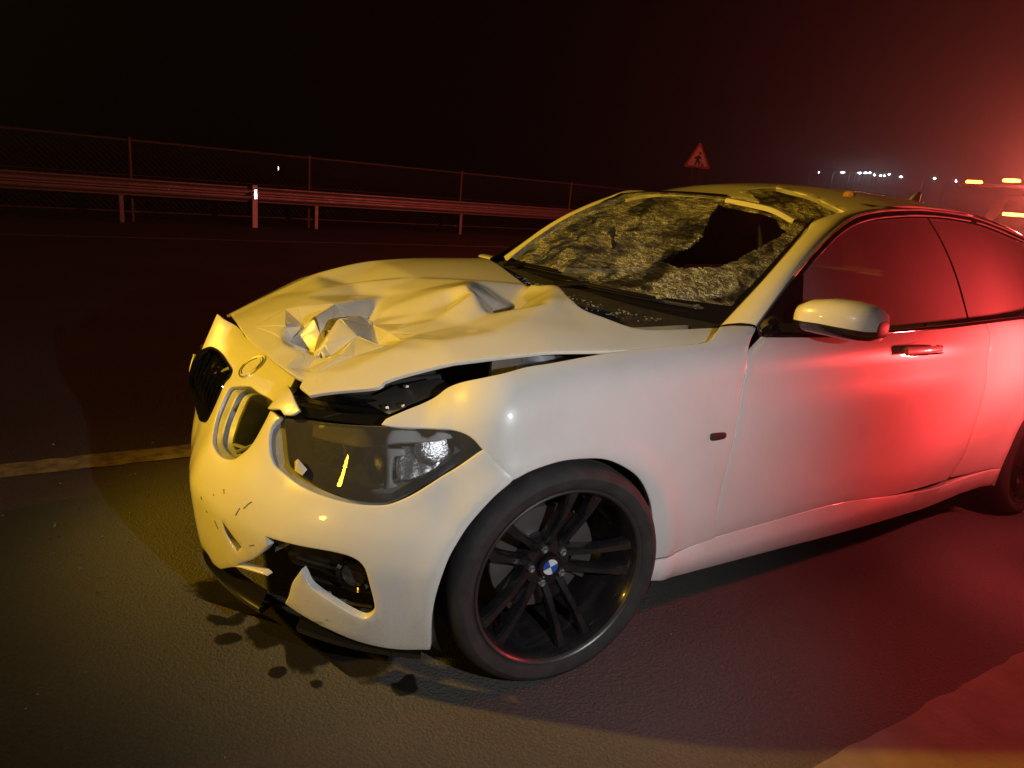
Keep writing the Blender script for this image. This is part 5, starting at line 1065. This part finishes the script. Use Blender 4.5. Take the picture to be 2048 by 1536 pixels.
# service vehicle standing behind in the lane, its warning lamps lit
tv = empty('service_vehicle', (12.1, 3.55, 0)); tag(tv, 'dark service vehicle with lit amber roof lamps standing behind the car', 'vehicle')
b = MB(); b.loft([[(x, y, z) for x, z in ((0, .45), (-.05, .75), (.05, 1.02), (.75, 1.14), (1.35, 1.82), (1.6, 1.90), (4.6, 1.90), (4.8, 1.75), (4.8, .45))] for y in (-.92, -.85, .85, .92)], closed=True, cap=True); b.build('body', 'truck_body', tv, 40)
b = MB(); b.loft([[(.80, y, 1.17), (1.33, y * .95, 1.79)] for y in (-.74, 0, .74)], closed=False); b.v = [(x - .02, y, z + .015) for x, y, z in b.v]; b.build('windscreen', 'gloss_black', tv)
b = MB(); b.box((-.06, 0, .55), (.12, 1.8, .22)); b.build('bumper', 'truck_dark', tv)
for x in (.85, 3.9):
    for y in (-.80, .80):
        m_ = MB(); m_.lathe([(.20, -.12), (.34, -.10), (.36, 0), (.34, .10), (.20, .12)], 24, 'y', (x, y, .36)); m_.build('wheel', 'rubber', tv, 40)
lb = MB(); lb.box((.0, .28, 1.955), (.30, 1.20, .05)); lb = lb.build('light_bar', 'truck_dark', tv)
for y, z in ((.70, 2.005), (.14, 2.05)):
    m_ = MB(); m_.loft([[(-.05 + dx, y + dy * k, z + .045 * (h - .5)) for dx, dy in ((-.03, -.11), (.03, -.11), (.03, .11), (-.03, .11))] for h, k in ((0, 1), (.5, 1.1), (1, .9))], cap=True); m_.build('amber_lamp', 'lamp_amber', lb)
m_ = MB(); m_.box((-.08, -.03, 1.53), (.05, .30, .045)); m_.build('flasher', 'lamp_amber', tv)
for y in (-.7, .72):
    m_ = MB(); m_.box((-.03, y, .86), (.08, .28, .14)); m_.build('headlamp', 'reflector', tv)

# unseen truck added ahead of the car as carrier for the amber lamps
rt = empty('added_truck', (-4.75, 1.05, 0)); tag(rt, 'unseen truck added ahead of the crashed car to carry the amber lamp', 'truck')
b = MB(); b.box((-1.60, .95, 1.645), (3.0, 2.5, 2.31)); b.box((-5.0, .95, .98), (4.0, 2.30, .10)); b.build('load_box', 'truck_body', rt)
b = MB(); b.box((-3.3, .95, .70), (6.2, 1.0, .30)); b.build('chassis', 'truck_dark', rt)
b = MB(); b.loft([[(x, y, z) for x, z in ((-7.0, .6), (-7.0, 2.1), (-7.3, 2.4), (-8.6, 2.4), (-8.95, 1.6), (-9.0, .6))] for y in (-.15, 2.05)], cap=True); b.build('cab', 'truck_body', rt, 30)
for x in (-1.2, -2.2, -8.0):
    for y in (.0, 1.9):
        m_ = MB(); m_.lathe([(.2, -.14), (.42, -.13), (.45, 0), (.42, .13), (.2, .14)], 28, 'y', (x, y, .45)); m_.build('wheel', 'rubber', rt, 40)
b = MB(); b.lathe([(.05, 2.80), (.05, 3.08), (.0, 3.09)], 20, 'z', (AMBER_P[0] + 4.75, AMBER_P[1] - 1.05, 0)); b.tube([(AMBER_P[0] + 4.75, AMBER_P[1] - 1.05, 2.9), (-.4, AMBER_P[1] - 1.05, 2.75)], .03, 8); b.build('beacon_socket', 'truck_dark', rt, 40)
b = MB(); b.box((.50, -2.0, .95), (.06, .16, .12)); b.tube([(.48, -2.0, .95), (-.2, -.4, .95)], .025, 8); b.build('tail_marker', 'truck_dark', rt)

# ================================================================== HAZE: thin volume added to spread the lamps' glow, standing in for lens glare
b = MB(); b.box((90, 60, 5.2), (380, 380, 13.0)); hz = b.build('haze', None); hz['kind'] = 'stuff'
M = bpy.data.materials.new('haze'); M.use_nodes = True; n = M.node_tree.nodes; n.clear(); L = M.node_tree.links
out_ = n.new('ShaderNodeOutputMaterial'); vol = n.new('ShaderNodeVolumePrincipled'); vol.inputs['Color'].default_value = (.9, .9, .9, 1); vol.inputs['Density'].default_value = HAZE; vol.inputs['Anisotropy'].default_value = .78
L.new(vol.outputs[0], out_.inputs['Volume']); hz.data.materials.append(M)
